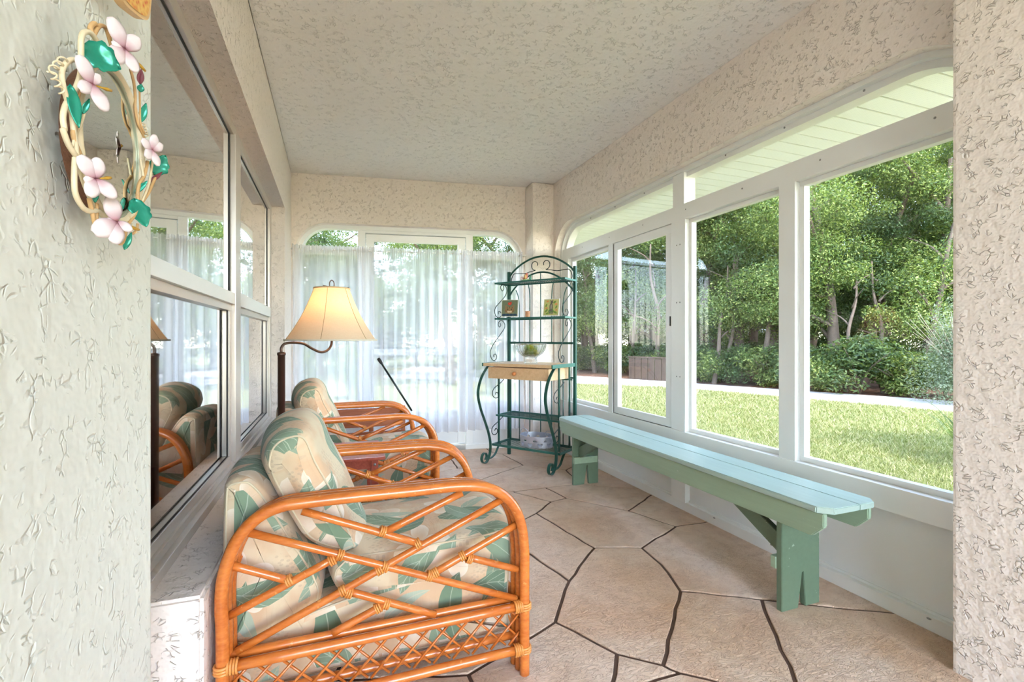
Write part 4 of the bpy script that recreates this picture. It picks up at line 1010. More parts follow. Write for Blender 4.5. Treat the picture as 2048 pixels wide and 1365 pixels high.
# ---- wooden slatted rack behind the far chair, black pole
MAT['brown_wood'] = M_wood('reddish_brown_wood', (146, 76, 44), (188, 108, 66), .4, 0, 1, coat=.15)
ORG = Vector((.33, 3.66, 0))
wr = thing('wooden_rack', 'reddish brown slatted wooden rack behind the far rattan armchair', 'rack', ORG)
xa, xe, ya = .02, .49, 3.62
obj('top_rail', bx((xa, ya, .455), (xe, ya + .022, .525), .003), MAT['brown_wood'], wr)
for z in (.39, .31, .23): obj('slat', bx((xa, ya, z), (xe, ya + .018, z + .045), .002), MAT['brown_wood'], wr)
for x in (xa - .02, .25, xe - .01): obj('post', bx((x, ya + .018, 0), (x + .03, ya + .045, .53 if x != .25 else .50), .003), MAT['brown_wood'], wr)
obj('shelf', bx((xa, ya + .02, .30), (xe, ya + .17, .318), .002), MAT['brown_wood'], wr)
for x in (xa - .02, xe - .01): obj('post', bx((x, ya + .15, 0), (x + .03, ya + .18, .33), .003), MAT['brown_wood'], wr)
ORG = Vector((0, 0, 0))
pt = at_y(757, 718, 3.73); pb = at_y(821, 818, 3.667)
ORG = Vector((pb.x, pb.y, pb.z)); dv = (pt - pb); low = pb - dv * .0
pb2 = pb - dv.normalized() * .02
pole = thing('black_pole', 'slim black pole with rubber grip leaning up behind the far rattan armchair', 'pole', pb)
obj('shaft', tb([pb2, pt], .0075, 10), simple('black_enamel', (28, 40, 40), .3, .3), pole)
obj('grip', tb([pb.lerp(pt, .90), pb.lerp(pt, .94), pb.lerp(pt, .98), pb.lerp(pt, 1.01)], [.0095, .0125, .0125, .010], 12), simple('grip_rubber', (34, 30, 30), .6), pole)
ORG = Vector((0, 0, 0))

# ---- sheer curtains on a rod
rod_t = -.035
obj('curtain_rod', tb([fB(-.02, 1.795, rod_t), fB(2.05, 1.80, rod_t)], .006, 8), MAT['white'])
tag(bpy.data.objects['curtain_rod'], 'thin white rod carrying the sheer curtains across the back window', 'curtain rod')
def curtain(name, label, s0, s1, zb_, seed, folds):
    r = random.Random(seed); nS, nZ = 240, 30; V = []; F = []; UV = []
    fr = [(folds * (s1 - s0) * r.uniform(.8, 1.2) , r.uniform(0, 6.28), r.uniform(.5, 1)) for _ in range(3)]
    for j in range(nZ + 1):
        t = j / nZ; z = 1.83 + (zb_ - 1.83) * t
        for i in range(nS + 1):
            s = s0 + (s1 - s0) * i / nS; q = i / nS
            amp = (.007 + .019 * min(1, t * 1.6)) ; fine = .004 * math.exp(-((t - .02) / .06) ** 2) * math.sin(s * 330 + seed)
            wv = sum(a * math.sin(k * q * 6.283 + p + .7 * math.sin(t * 2.1 + p)) for k, p, a in fr) / 1.7
            sv = .012 * math.sin(q * fr[0][0] * 6.283 + 1.3) * t
            off_ = rod_t - .010 + amp * wv * 1.25 + fine
            if 1.785 < z < 1.806: off_ = rod_t - .0085 + fine * .4
            zz = z + (.006 * math.sin(s * 200 + seed) if j == 0 else 0)
            V.append(fB(s + sv, zz, off_)[:]); UV.append((s * 1.6, z))
    for j in range(nZ):
        for i in range(nS):
            a = j * (nS + 1) + i; F.append((a, a + 1, a + nS + 2, a + nS + 1))
    me = mesh_np(name, V, F, 4); ul = me.uv_layers.new(name='UVMap'); arr = np.array(UV, np.float32)[np.array(F).ravel()]; ul.data.foreach_set('uv', arr.ravel()); me.shade_smooth()
    o = obj(name, me, MAT['sheer']); return tag(o, label, 'curtain', 'sheer curtains on the back window')
curtain('sheer_curtain', 'narrow sheer white curtain on the left side light behind the lamp shade', .02, .60, .32, 3, 13)
curtain('sheer_curtain', 'widest sheer white curtain hanging over the glazed back door', .56, 1.50, .19, 9, 11)
curtain('sheer_curtain', 'narrow sheer white curtain on the right side light behind the green rack', 1.46, 2.01, .20, 14, 13)

# ---- swagged valance behind the house window
def mat_swag():
    n = N('white_swag_cloth'); df = n.n('ShaderNodeBsdfDiffuse'); df.inputs[0].default_value = (.86, .84, .80, 1); tl = n.n('ShaderNodeBsdfTranslucent'); tl.inputs[0].default_value = (.8, .78, .74, 1)
    return n.done(n.mixsh(.3, df.outputs[0], tl.outputs[0]))
MAT['swag'] = mat_swag()
def swag(y0, y1, zt, zb_, x):
    V = []; F = []; nA, nB = 60, 26
    for j in range(nB + 1):
        for i in range(nA + 1):
            q = i / nA; t = j / nB; y = y0 + (y1 - y0) * q
            sag = (q ** 1.6); z = zt - (zt - zb_) * t * (.25 + .75 * sag) - .10 * q * t
            dx = .035 * math.sin(t * 26 + q * 5) * (.3 + .7 * math.sin(PI * min(1, q + .1)))
            V.append((x + dx, y, z))
    for j in range(nB):
        for i in range(nA): a = j * (nA + 1) + i; F.append((a, a + 1, a + nA + 2, a + nA + 1))
    me = mesh_np('window_swag', V, F, 4); me.shade_smooth(); return me
tag(obj('window_swag', swag(.9, 2.35, 2.0, 1.25, -.60), MAT['swag']), 'gathered white cloth swag hanging inside the house window', 'curtain')

# ---- mirror with metal vines, blossoms and leaves on the near left wall
mt = Vector((math.sin(math.radians(7)), math.cos(math.radians(7)), 0)); mn = Vector((mt.y, -mt.x, 0)); M0 = Vector((-.29, .8056, 0))
def PM(u, v, o=0):
    r = ray(u, v); d = M0 + mn * o; k = d.dot(mn) / r.dot(mn); return Vector((r.x * k, r.y * k, CAM_H + r.z * k))
mc = PM(211, 281); 
def ms(p): return (p - mc).dot(mt)
sl_, sr_ = ms(PM(146, 281)), ms(PM(276, 281)); cs = (sl_ + sr_) / 2; hw_ = (sr_ - sl_) / 2
zt_, zb2 = PM(211, 132).z, PM(211, 438).z; mh = (zt_ - zb2) / 2; mc = mc + mt * cs; mc.z = (zt_ + zb2) / 2
def ME(a, k=1.0, o=0, ex=0): return mc + mt * ((hw_ * k + ex) * math.cos(a)) + Vector((0, 0, (mh * k + ex) * math.sin(a))) + mn * o
ORG = mc.copy()
mir = thing('mirror', 'small oval mirror framed with cream vines, pink blossoms and green leaves', 'mirror', mc)
n = N('mirror_silver'); MAT['mirror'] = n.done(n.bsdf((.86, .90, .87, 1), .01, 1.0))
b = B(); vs = [b.verts.new(ME(2 * PI * k / 64, .97, .002)) for k in range(64)]; b.faces.new(vs); bmesh.ops.recalc_face_normals(b, faces=b.faces)
if b.faces[:][0].normal.dot(mn) < 0: bmesh.ops.reverse_faces(b, faces=b.faces)
obj('mirror_glass', b, MAT['mirror'], mir)
MAT['cream_metal'] = simple('cream_painted_vine', (226, 208, 172), .4, 0, .5, .12, 40); MAT['tan_metal'] = simple('tan_painted_vine', (206, 164, 110), .45, 0, .5, .15, 40)
MAT['frame_band'] = simple('bevelled_green_band', (170, 172, 144), .35, .2); MAT['weave'] = simple('woven_brown_back', (104, 68, 48), .7, 0, .3, .35, 120, .6, 300)
obj('frame', tb([ME(2 * PI * k / 64, 1, .004) for k in range(64)], .0058, 8, closed=True), MAT['cream_metal'], mir)
obj('frame_band', tb([ME(2 * PI * k / 64, .965, .003) for k in range(64)], .0035, 6, closed=True), MAT['frame_band'], mir)
b = B(); r0 = [b.verts.new(ME(2 * PI * k / 64, .98, .0)) for k in range(64)]; r1 = [b.verts.new(ME(2 * PI * k / 64, .93, -.018)) for k in range(64)]
for k in range(64): b.faces.new((r0[k], r0[(k + 1) % 64], r1[(k + 1) % 64], r1[k]))
b.faces.new(r1); b.faces.new(r0[::-1]); bmesh.ops.recalc_face_normals(b, faces=b.faces); obj('woven_back', b, MAT['weave'], mir)
Z3 = lambda x, y, o=.01: PM(80 + x / 5.25, 20 + y / 5.25, o)
Z4 = lambda x, y, o=.01: PM(90 + x / 5.46, 250 + y / 5.46, o)
def vine(pts, r=.0030, mat='cream_metal'): return obj('vine', tb(catmull(pts, 5), r, 7), MAT[mat], mir)
vine([Z3(430, 560), Z3(340, 520), Z3(250, 590), Z3(230, 720), Z3(270, 900), Z3(330, 1080), Z3(350, 1250), Z4(330, 200), Z4(350, 330), Z4(420, 430), Z4(470, 640), Z4(560, 830), Z4(700, 990)])
vine([Z3(640, 400, .016), Z3(600, 330, .016), Z3(530, 240, .016), Z3(460, 240, .016), Z3(430, 330, .016), Z3(430, 620, .014), Z3(400, 760), Z3(340, 900), Z3(270, 1000), Z3(240, 1120), Z3(255, 1250), Z4(200, 60), Z4(260, 220), Z4(340, 340), Z4(400, 420)], .0032)
vine([Z4(330, 360), Z4(320, 560), Z4(330, 740), Z4(390, 870), Z4(470, 940), Z4(580, 940), Z4(680, 1010)], .0032)
vine([Z3(560, 270), Z3(620, 170), Z3(690, 190), Z3(740, 330), Z3(770, 450)], .0028, 'tan_metal'); vine([Z3(540, 250), Z3(530, 180), Z3(570, 140), Z3(600, 170)], .003, 'tan_metal')
vine([Z3(440, 660), Z3(420, 800), Z3(380, 980), Z3(370, 1200), Z3(350, 1330), Z4(420, 420), Z4(460, 620)], .0026, 'tan_metal')
vine([Z3(470, 1070), Z3(430, 1200), Z3(370, 1320), Z4(300, 240)], .0016); vine([Z4(480, 800), Z4(520, 980), Z4(560, 1160)], .0026, 'tan_metal'); vine([Z4(570, 820), Z4(565, 1000), Z4(545, 1160)], .002, 'tan_metal')
vine([Z3(950, 620), Z3(985, 760), Z3(1000, 900), Z3(1000, 1050), Z3(1030, 1200), Z4(1050, 60), Z4(1110, 220)], .0020, 'tan_metal')
vine([Z3(1045, 850), Z3(1050, 1000), Z3(1055, 1180), Z3(1100, 1300)], .0013, 'tan_metal'); vine([Z4(1120, 400), Z4(1080, 560), Z4(1030, 640), Z4(1010, 760), Z4(1030, 900)], .0026, 'tan_metal')
vine([Z4(1180, 360), Z4(1150, 560), Z4(1130, 660), Z4(1080, 790), Z4(1020, 920), Z4(930, 1010)], .0018); vine([Z4(1210, 560), Z4(1130, 740), Z4(1050, 860), Z4(960, 1010), Z4(900, 1100), Z4(860, 1250), Z4(820, 1300), Z4(750, 1230)], .0024, 'tan_metal')
vine([Z4(1040, 370), Z4(1060, 480), Z4(1080, 600)], .0018); vine([Z4(1010, 1080), Z4(1000, 1150), Z4(960, 1190)], .0018, 'tan_metal')
def spring(a, c, turns, r, rad=.0011):
    d = c - a; u = d.normalized().orthogonal().normalized(); v = d.normalized().cross(u)
    obj('tendril', tb([a + d * (k / (turns * 10)) + (u * math.cos(k * PI / 5) + v * math.sin(k * PI / 5)) * r for k in range(turns * 10 + 1)], rad, 5), MAT['cream_metal'], mir)
spring(Z3(230, 870), Z3(115, 640), 3, .0035); spring(Z3(115, 640), Z3(250, 510), 3, .0035); spring(Z3(1080, 1190), Z3(1120, 1330), 5, .0025, .0008); spring(Z4(930, 1090), Z4(1000, 1190), 3, .003, .0008)
MAT['leaf_metal'] = simple('enamel_green_leaf', (28, 142, 116), .25, .3, .6, .35, 50)
def mat_petal():
    n = N('blossom_petal'); uv = n.coord('UV'); x = n.n('ShaderNodeSeparateXYZ'); n.put(x.inputs[0], uv)
    c = n.ramp(x.outputs[0], [(0, lin((120, 50, 62))), (.16, lin((190, 150, 156))), (.5, lin((224, 208, 208))), (1, lin((232, 216, 214)))]); return n.done(n.bsdf(c, .35))
MAT['petal'] = mat_petal()
FN = (mn * .45 - Vector((-.42, .9, 0))).normalized(); FT = Vector((0, 0, 1)).cross(FN).normalized()
if FT.dot(mt) < 0: FT = -FT
def leafy(c, L, Wd, ang, tilt=.2, name='leaf', lobes=0):
    b_ = B(); dx = (FT * math.cos(ang) + Vector((0, 0, math.sin(ang)))); dy = FN.cross(dx); nx = 12; ny = 6; g = []
    for i in range(nx + 1):
        t = i / nx; wd = Wd * (math.sin(PI * t ** .8) ** .8) * (1 + lobes * .12 * math.sin(t * 22)) + 1e-4; row = []
        for j in range(ny + 1):
            q = (j / ny - .5) * 2; row.append(b_.verts.new(c + dx * (L * (t - .5)) + dy * (q * wd) + FN * (.22 * Wd * abs(q) + tilt * L * (t - .5) + .08 * Wd * math.sin(t * 9 + q * 3))))
        g.append(row)
    for i in range(nx):
        for j in range(ny): b_.faces.new((g[i][j], g[i + 1][j], g[i + 1][j + 1], g[i][j + 1])).smooth = True
    o = obj(name, b_, MAT['leaf_metal'], mir); s_ = o.modifiers.new('thick', 'SOLIDIFY'); s_.thickness = .0008; return o
leafy(Z3(640, 505, .022), 0.040, .019, -.3, .1, lobes=1); leafy(Z3(360, 1010, .016), .05, .0065, -1.45, .1); leafy(Z3(1083, 1080, .012), .03, .005, 1.4); leafy(Z4(1250, 440, .014), .036, .013, 1.2, .2, lobes=1)
leafy(Z4(1035, 960, .014), .042, .014, -1.3, .2, lobes=1); leafy(Z4(1050, 680, .012), .026, .0035, 1.0); leafy(Z4(905, 1270, .012), .026, .004, 1.3); leafy(Z4(555, 770, .014), .018, .003, 1.5); leafy(Z3(485, 1010, .014), .02, .003, 1.3)
def blossom(c, R, petals, face=Vector((0, 0, 0)), st=None):
    ax = (FN + face * .6).normalized(); u = (FT - ax * FT.dot(ax)).normalized(); v = ax.cross(u)
    b_ = B(); ul = b_.loops.layers.uv.new('UVMap')
    for a, k in petals:
        dx = u * math.cos(a) + v * math.sin(a); dy = ax.cross(dx); nx, ny = 10, 6; L = R * k; g = []
        for i in range(nx + 1):
            t = i / nx; wd = L * (.08 + .27 * math.sin(PI * min(1, t * .92)) ** .9) if t < .99 else L * .12; row = []
            for j in range(ny + 1):
                q = (j / ny - .5) * 2; row.append(b_.verts.new(c + dx * (L * t) + dy * (q * wd) + ax * (.42 * L * math.sin(t * 1.4) * .55 + .08 * L * (1 - q * q) - .10 * L * t * t)))
            g.append(row)
        for i in range(nx):
            for j in range(ny):
                f = b_.faces.new((g[i][j], g[i + 1][j], g[i + 1][j + 1], g[i][j + 1])); f.smooth = True
                for l, tt in zip(f.loops, (i, i + 1, i + 1, i)): l[ul].uv = (tt / nx, .5)
    o = obj('blossom', b_, MAT['petal'], mir); s_ = o.modifiers.new('thick', 'SOLIDIFY'); s_.thickness = .0006
    if st: 
        e = c + st; obj('stamen', tb([c, c.lerp(e, .5), c.lerp(e, .75), e], [.0010, .0012, .0024, .0016], 7), simple('golden_stamen', (196, 150, 50), .5) if 'golden_stamen' not in bpy.data.materials else bpy.data.materials['golden_stamen'], o)
    return o
P5 = [(.4, 1), (1.5, 1), (2.7, 1), (4.0, 1), (5.2, .95)]
blossom(Z3(880, 410, .028), .034, [(2.15, 1.05), (.95, .85), (-1.1, .85), (-2.2, .95), (3.3, .5)], mt * .3, mt * .03 - Vector((0, 0, .012)) + mn * .012)
blossom(Z3(540, 780, .024), .028, [(2.2, 1.1), (-1.1, 1.1), (1.1, .6), (-2.4, .8)], mt * .5, mt * .026 + Vector((0, 0, .006)) + mn * .008)
blossom(Z4(545, 590, .024), .029, [(2.3, 1.0), (1.5, .9), (-.7, .95), (-1.9, .9), (3.6, .5)], mt * .3, mt * .018 + Vector((0, 0, .008)) + mn * .008)
blossom(Z4(775, 1060, .026), .032, [(1.9, 1.0), (-2.5, 1.1), (-1.7, .95), (-.4, .6), (3.4, .5)], mt * .2, mt * .036 + Vector((0, 0, -.002)) + mn * .01)
blossom(Z4(1160, 270, .022), .024, [(1.4, 1.0), (.7, .9), (-1.2, 1.0), (2.8, .9), (-2.2, .9)], mt * .6, mt * .014 + Vector((0, 0, .008)) + mn * .006)
leafy(Z3(1055, 700, .012), .022, .0045, 1.5, .1, 'bud').data.materials[0] = MAT['petal']; leafy(Z3(1057, 820, .013), .011, .0045, 1.5)
leafy(Z4(1215, 570, .012), .026, .003, .9, .1, 'bud').data.materials[0] = MAT['petal']
ORG = Vector((0, 0, 0))
# orange scalloped plaque, only its lower tip in the frame
pp = PM(276, -6, -.01); ORG = pp.copy()
pl = thing('wall_plaque', 'orange hand-painted wooden plaque with cream rim hanging above the mirror', 'wall decoration', pp)
out = [(236, -20), (250, 8), (268, 25), (290, 40), (299, 33), (303, 0), (300, -40), (285, -70), (255, -75), (235, -50)]
fr_ = catmull([PM(u, v, 0) for u, v in out], 4, True)
b = B(); a0 = [b.verts.new(p - mn * .012) for p in fr_]; a1 = [b.verts.new(p) for p in fr_]; m = len(fr_)
for k in range(m): b.faces.new((a0[k], a0[(k + 1) % m], a1[(k + 1) % m], a1[k]))
b.faces.new(a1); b.faces.new(a0[::-1]); bmesh.ops.recalc_face_normals(b, faces=b.faces)
obj('board', b, simple('cream_wood_rim', (226, 186, 132), .5), pl)
cn = sum(fr_, Vector()) / m; b = B(); b.faces.new([b.verts.new(cn + (p - cn) * .84 + mn * .0012) for p in fr_])
n = N('painted_orange'); co = n.coord(); v_ = n.voro(co, 130, 'F1').outputs[0]
obj('painted_face', b, n.done(n.bsdf(n.ramp(v_, [(.1, lin((214, 92, 50))), (.4, lin((226, 166, 84))), (.8, lin((238, 196, 110)))]), .4)), pl)
ORG = Vector((0, 0, 0))
# electrical plate low on the sill wall end
ORG = Vector((-.35, 1.196, .12)); op = thing('outlet_plate', 'small beige outlet plate low on the sill wall by the floor', 'outlet', ORG)
obj('plate', bx((-.40, 1.192, .05), (-.352, 1.199, .155), .002), simple('beige_plate', (176, 164, 150), .5), op)
obj('socket', bx((-.385, 1.189, .085), (-.367, 1.193, .12), .001), simple('beige_socket', (150, 138, 126), .5), op)
ORG = Vector((0, 0, 0))

# ================================================================ OUTDOORS
GZ = -.15
def mat_ground(name, cols, scale=3, bumps=.4):
    n = N(name); co = n.coord(); a = n.noise(co, scale, 5, .65).outputs[0]; f = n.noise(co, scale * 22, 3, .7).outputs[0]
    c = n.ramp(n.math('ADD', n.math('MULTIPLY', a, .6), n.math('MULTIPLY', f, .4)), [(.36, lin(cols[0])), (.5, lin(cols[1])), (.64, lin(cols[2]))])
    return n.done(n.bsdf(c, .95, 0, .1, n.bump(f, bumps, .02)))
MAT['lawn'] = mat_ground('lawn_soil', [(90, 98, 54), (118, 118, 74), (142, 128, 102)], 1.6)
MAT['path'] = mat_ground('pale_drive', [(164, 158, 154), (172, 167, 163), (182, 177, 172)], 2, .15)
MAT['mulch'] = mat_ground('leaf_litter', [(66, 46, 38), (96, 68, 54), (120, 90, 74)], 5, .8)
b = B(); vs = [b.verts.new(p) for p in ((-60, -40, GZ), (60, -40, GZ), (60, 70, GZ), (-60, 70, GZ))]; b.faces.new(vs)
obj('ground', b, MAT['lawn'], kind='structure')
near = [at_z(u, v, GZ) for u, v in ((1140, 771), (1334, 778), (1560, 797), (1750, 814), (1904, 829))]
farp = [at_z(u, v, GZ) for u, v in ((1140, 752), (1334, 764), (1560, 780), (1750, 793), (1904, 804))]
near = [near[0] + (near[0] - near[1]) * 2.5] + near + [near[-1] + (near[-1] - near[-2]) * 4]; farp = [farp[0] + (farp[0] - farp[1]) * 2.5] + farp + [farp[-1] + (farp[-1] - farp[-2]) * 4]
b = B(); n_ = [b.verts.new(p + Vector((0, 0, .012))) for p in near]; f_ = [b.verts.new(p + Vector((0, 0, .012))) for p in farp]
for i in range(len(n_) - 1): b.faces.new((n_[i], n_[i + 1], f_[i + 1], f_[i]))
bmesh.ops.recalc_face_normals(b, faces=b.faces); obj('driveway', b, MAT['path'], kind='structure')
b = B(); dout = (farp[3] - near[3]).normalized(); n_ = [b.verts.new(p + Vector((0, 0, .006))) for p in farp]; f_ = [b.verts.new(p + dout * 14 + Vector((0, 0, .006))) for p in farp]
for i in range(len(n_) - 1): b.faces.new((n_[i], n_[i + 1], f_[i + 1], f_[i]))
bmesh.ops.recalc_face_normals(b, faces=b.faces); obj('forest_floor', b, MAT['mulch'], kind='structure')

def leaf_mat(name, c1, c2, c3, trans=.35):
    n = N(name); g = n.n('ShaderNodeNewGeometry'); col = n.ramp(g.outputs['Random Per Island'], [(0, lin(c1)), (.5, lin(c2)), (1, lin(c3))])
    df = n.bsdf(col, .55, 0, .3); tl = n.n('ShaderNodeBsdfTranslucent'); n.put(tl.inputs[0], n.mix(.5, col, lin((150, 172, 60))))
    return n.done(n.mixsh(trans, df, tl.outputs[0]))
MAT['leaf_a'] = leaf_mat('oak_leaves', (40, 60, 26), (72, 92, 40), (146, 154, 86))
MAT['leaf_b'] = leaf_mat('dark_leaves', (26, 44, 26), (46, 68, 38), (88, 104, 62))
MAT['leaf_c'] = leaf_mat('silver_leaves', (88, 102, 80), (112, 124, 100), (146, 152, 130))
MAT['blade'] = leaf_mat('grass_blades', (98, 104, 56), (132, 132, 80), (172, 162, 124), .3)
MAT['bark'] = simple('grey_bark', (96, 82, 72), .9, 0, .2, .3, 9, .7, 30)
def leaves(cent, rad, n, size, rng, flat=.5, shell=.35):
    """n leaf quads scattered over ellipsoid blobs; returns a mesh"""
    cent = np.array(cent, float); rad = np.array(rad, float); wts = (rad.prod(1)) ** (2 / 3); k = rng.choice(len(cent), n, p=wts / wts.sum())
    d = rng.normal(size=(n, 3)); d /= np.linalg.norm(d, axis=1)[:, None]; rr = 1 - shell * rng.random(n) ** 1.5
    c = cent[k] + d * rad[k] * rr[:, None]
    nrm = d * .7 + rng.normal(size=(n, 3)) * .6 + np.array([0, 0, flat]); nrm /= np.linalg.norm(nrm, axis=1)[:, None]
    t = np.cross(nrm, rng.normal(size=(n, 3))); t /= np.linalg.norm(t, axis=1)[:, None]; s = np.cross(nrm, t)
    L = size * (.6 + .8 * rng.random(n))[:, None]; Wd = L * .36
    V = np.stack([c - t * L, c + s * Wd - nrm * L * .12, c + t * L, c - s * Wd - nrm * L * .12], 1).reshape(-1, 3)
    return mesh_np('leaves', V, np.arange(4 * n).reshape(n, 4), 4)
def tree_parts(seed, h, spread, nleaf, size, low=1.4, trunk=.14, lean=.3):
    rng = np.random.default_rng(seed); rnd = random.Random(seed); cents = []; rads = []
    tp = catmull([(0, 0, -.1), (rnd.uniform(-.2, .2) * lean * 2, 0, h * .2), (rnd.uniform(-1, 1) * lean, rnd.uniform(-.5, .5) * lean, h * .45), (rnd.uniform(-1, 1) * lean * 1.6, rnd.uniform(-1, 1) * lean, h * .75)], 5)
    tr = B(); tube(tr, tp, [trunk * (1.15 - .85 * i / (len(tp) - 1)) for i in range(len(tp))], 9)
    brs = []
    for k in range(9):
        i = 4 + (k * (len(tp) - 5)) // 9; p = tp[i]; a = rnd.uniform(0, 6.28); L = spread * rnd.uniform(.5, 1)
        e = p + Vector((math.cos(a) * L, math.sin(a) * L, rnd.uniform(.1, .9) * L)); m_ = p.lerp(e, .5) + Vector((0, 0, rnd.uniform(-.1, .3)))
        bb_ = B(); tube(bb_, catmull([p, m_, e], 4), [trunk * .42 * (1 - .085 * q) for q in range(9)], 6); brs.append(bb_)
        cents += [tuple(e), tuple(m_)]; rads += [(.55 * spread * rnd.uniform(.5, .8),) * 2 + (.4 * spread * rnd.uniform(.5, .8),), (.3 * spread,) * 2 + (.22 * spread,)]
    for k in range(48):
        a = rnd.uniform(0, 6.28); q = rnd.random() ** .5; z = low + (h - low) * rnd.random(); env = math.sin(PI * min(1, max(.12, (z - low * .6) / (h - low * .6)))) ** .5
        cents.append((math.cos(a) * q * spread * env, math.sin(a) * q * spread * env, z)); r = spread * rnd.uniform(.12, .32); rads.append((r, r, r * .62))
    return tr, brs, leaves(cents, rads, nleaf, size, rng, .5, .95)
protos = []
def make_tree(seed, h, spread, nleaf, size, lm_, low, trunk, lean=.3):
    tr, brs, lv_ = tree_parts(seed, h, spread, nleaf, size, low, trunk, lean)
    t = thing('tree', 'x', 'tree', (0, 0, 0), 0, 'trees beyond the driveway')
    obj('trunk', tr, MAT['bark'], t)
    for b_ in brs: obj('branch', b_, MAT['bark'], t)
    obj('foliage', lv_, MAT[lm_], t, kind='stuff'); return t
protos = [make_tree(1, 7.0, 2.0, 80000, .031, 'leaf_a', 1.6, .13), make_tree(2, 6.2, 1.8, 76000, .029, 'leaf_b', 1.5, .11, .6), make_tree(5, 8.0, 2.3, 88000, .033, 'leaf_a', 1.9, .15, .5)]
used = set()
def put_tree(k, u, dist, rz, sc, label):
    a = (u - 1024) / F_PX; x, y = dist * (SN + CS * a), dist * (CS - SN * a)
    t = protos[k] if k not in used else copy_tree(protos[k]); used.add(k)
    t.location = (x, y, GZ); t.rotation_euler = (0, 0, rz); t.scale = (sc, sc, sc); t['label'] = label; return t
TREES = [(0, 1900, 11.0, 0.5, 1.0, 'dense green tree filling the right edge of the nearest window'), (1, 1790, 11.6, 1.4, 1.05, 'tree with leaning trunk behind the silver bush'),
         (2, 1670, 11.5, 2.2, .92, 'tall bright green tree just right of the middle mullion'), (0, 1545, 13.2, 3.6, 1.05, 'leafy tree just left of the middle mullion'),
         (1, 1470, 13.8, 4.4, 1.2, 'slim dark tree in the middle of the second window'), (2, 1400, 14.5, 5.1, .9, 'pale green tree at the left edge of the second window'),
         (0, 1310, 16.0, .2, 1.1, 'bright tree seen at the right of the sliding sash'), (1, 1240, 17.0, 2.9, 1.3, 'dark tree seen at the left of the sliding sash'),
         (2, 1170, 18.5, 4.0, 1.0, 'tree seen through the narrow far window beside the rack'), (0, 1850, 15.5, 2.0, 1.35, 'taller tree behind the right-hand trees of the nearest window'),
         (2, 1740, 16.0, .9, 1.3, 'tall tree in the second row behind the nearest window'), (1, 1610, 16.5, 5.5, 1.6, 'tall dark tree in the second row behind the middle mullion'),
         (0, 1500, 18.5, 1.9, 1.35, 'large tree in the second row behind the second window'), (2, 1430, 20.0, 3.3, 1.3, 'large tree far behind the second window, left part'), (1, 1350, 20.0, .8, 1.8, 'far dark tree behind the sliding window'),
         (0, 1270, 22.0, 4.6, 1.5, 'far tree in the back row behind the sliding sash'), (2, 1190, 24.0, 2.5, 1.4, 'farthest tree behind the narrow far window'), (1, 1990, 12.0, 3.0, 1.3, 'tree beyond the right pillar')]
for t in TREES: put_tree(*t)
# bushy background trees with foliage down to the ground, closing the wood behind
bg_proto = make_tree(9, 5.2, 2.6, 60000, .042, 'leaf_b', .35, .12, .4); bgn = [0]
for u, d_, lab in ((1960, 17, 'bushy background tree behind the right pillar edge'), (1860, 19, 'bushy dark background tree behind the silver bush'), (1760, 20, 'bushy background tree between the trunks of the nearest window'), (1660, 21, 'bushy background tree right of the middle mullion'),
                   (1560, 22.5, 'bushy background tree behind the middle mullion'), (1470, 24.5, 'bushy background tree low in the second window'), (1385, 26, 'bushy background tree behind the wide white post'), (1310, 28, 'bushy background tree low in the sliding sash'),
                   (1240, 29, 'bushy background tree behind the slim window stile'), (1165, 30, 'bushy background tree low in the narrow far window'), (1090, 26, 'bushy background tree behind the corner column'), (960, 20, 'bushy tree behind the right part of the back door'),
                   (830, 21, 'bushy tree behind the middle of the back door'), (700, 20, 'bushy tree behind the lamp shade outside'), (610, 17, 'bushy tree behind the left side light')):
    a = (u - 1024) / F_PX; t = bg_proto if bgn[0] == 0 else copy_tree(bg_proto); t.location = (d_ * (SN + CS * a), d_ * (CS - SN * a), GZ); t.rotation_euler = (0, 0, bgn[0] * 2.1); s_ = .9 + .1 * (bgn[0] % 3); t.scale = (s_, s_, s_ * ({960: 1.25, 830: 1.2, 700: .95, 610: 1.15}.get(u, .9) if u < 1100 else 1)); t['label'] = lab; t['group'] = 'bushy background trees'; bgn[0] += 1
sm_t = copy_tree(protos[1]); sm_t.location = (6.15, 1.85, GZ); sm_t.scale = (.5,) * 3; sm_t['label'] = 'small tree on the lawn just right of the view, casting the leafy shadow'; del sm_t['group']
# trees behind the back window
for t in ((0, 640, 15, 1.0, .86, 'tree seen above the left sheer curtain'), (2, 900, 12.5, 2.6, .84, 'tree seen above the right half of the door curtain'), (1, 1000, 14, .4, .95, 'tree seen above the right sheer curtain'), (1, 560, 12, 2.4, .9, 'tree outside the far left corner of the back window')):
    put_tree(*t)['group'] = 'trees behind the back window'
put_tree(1, 760, 15.5, 5.0, .72, 'tree seen above the left half of the door curtain')['group'] = 'trees behind the back window'
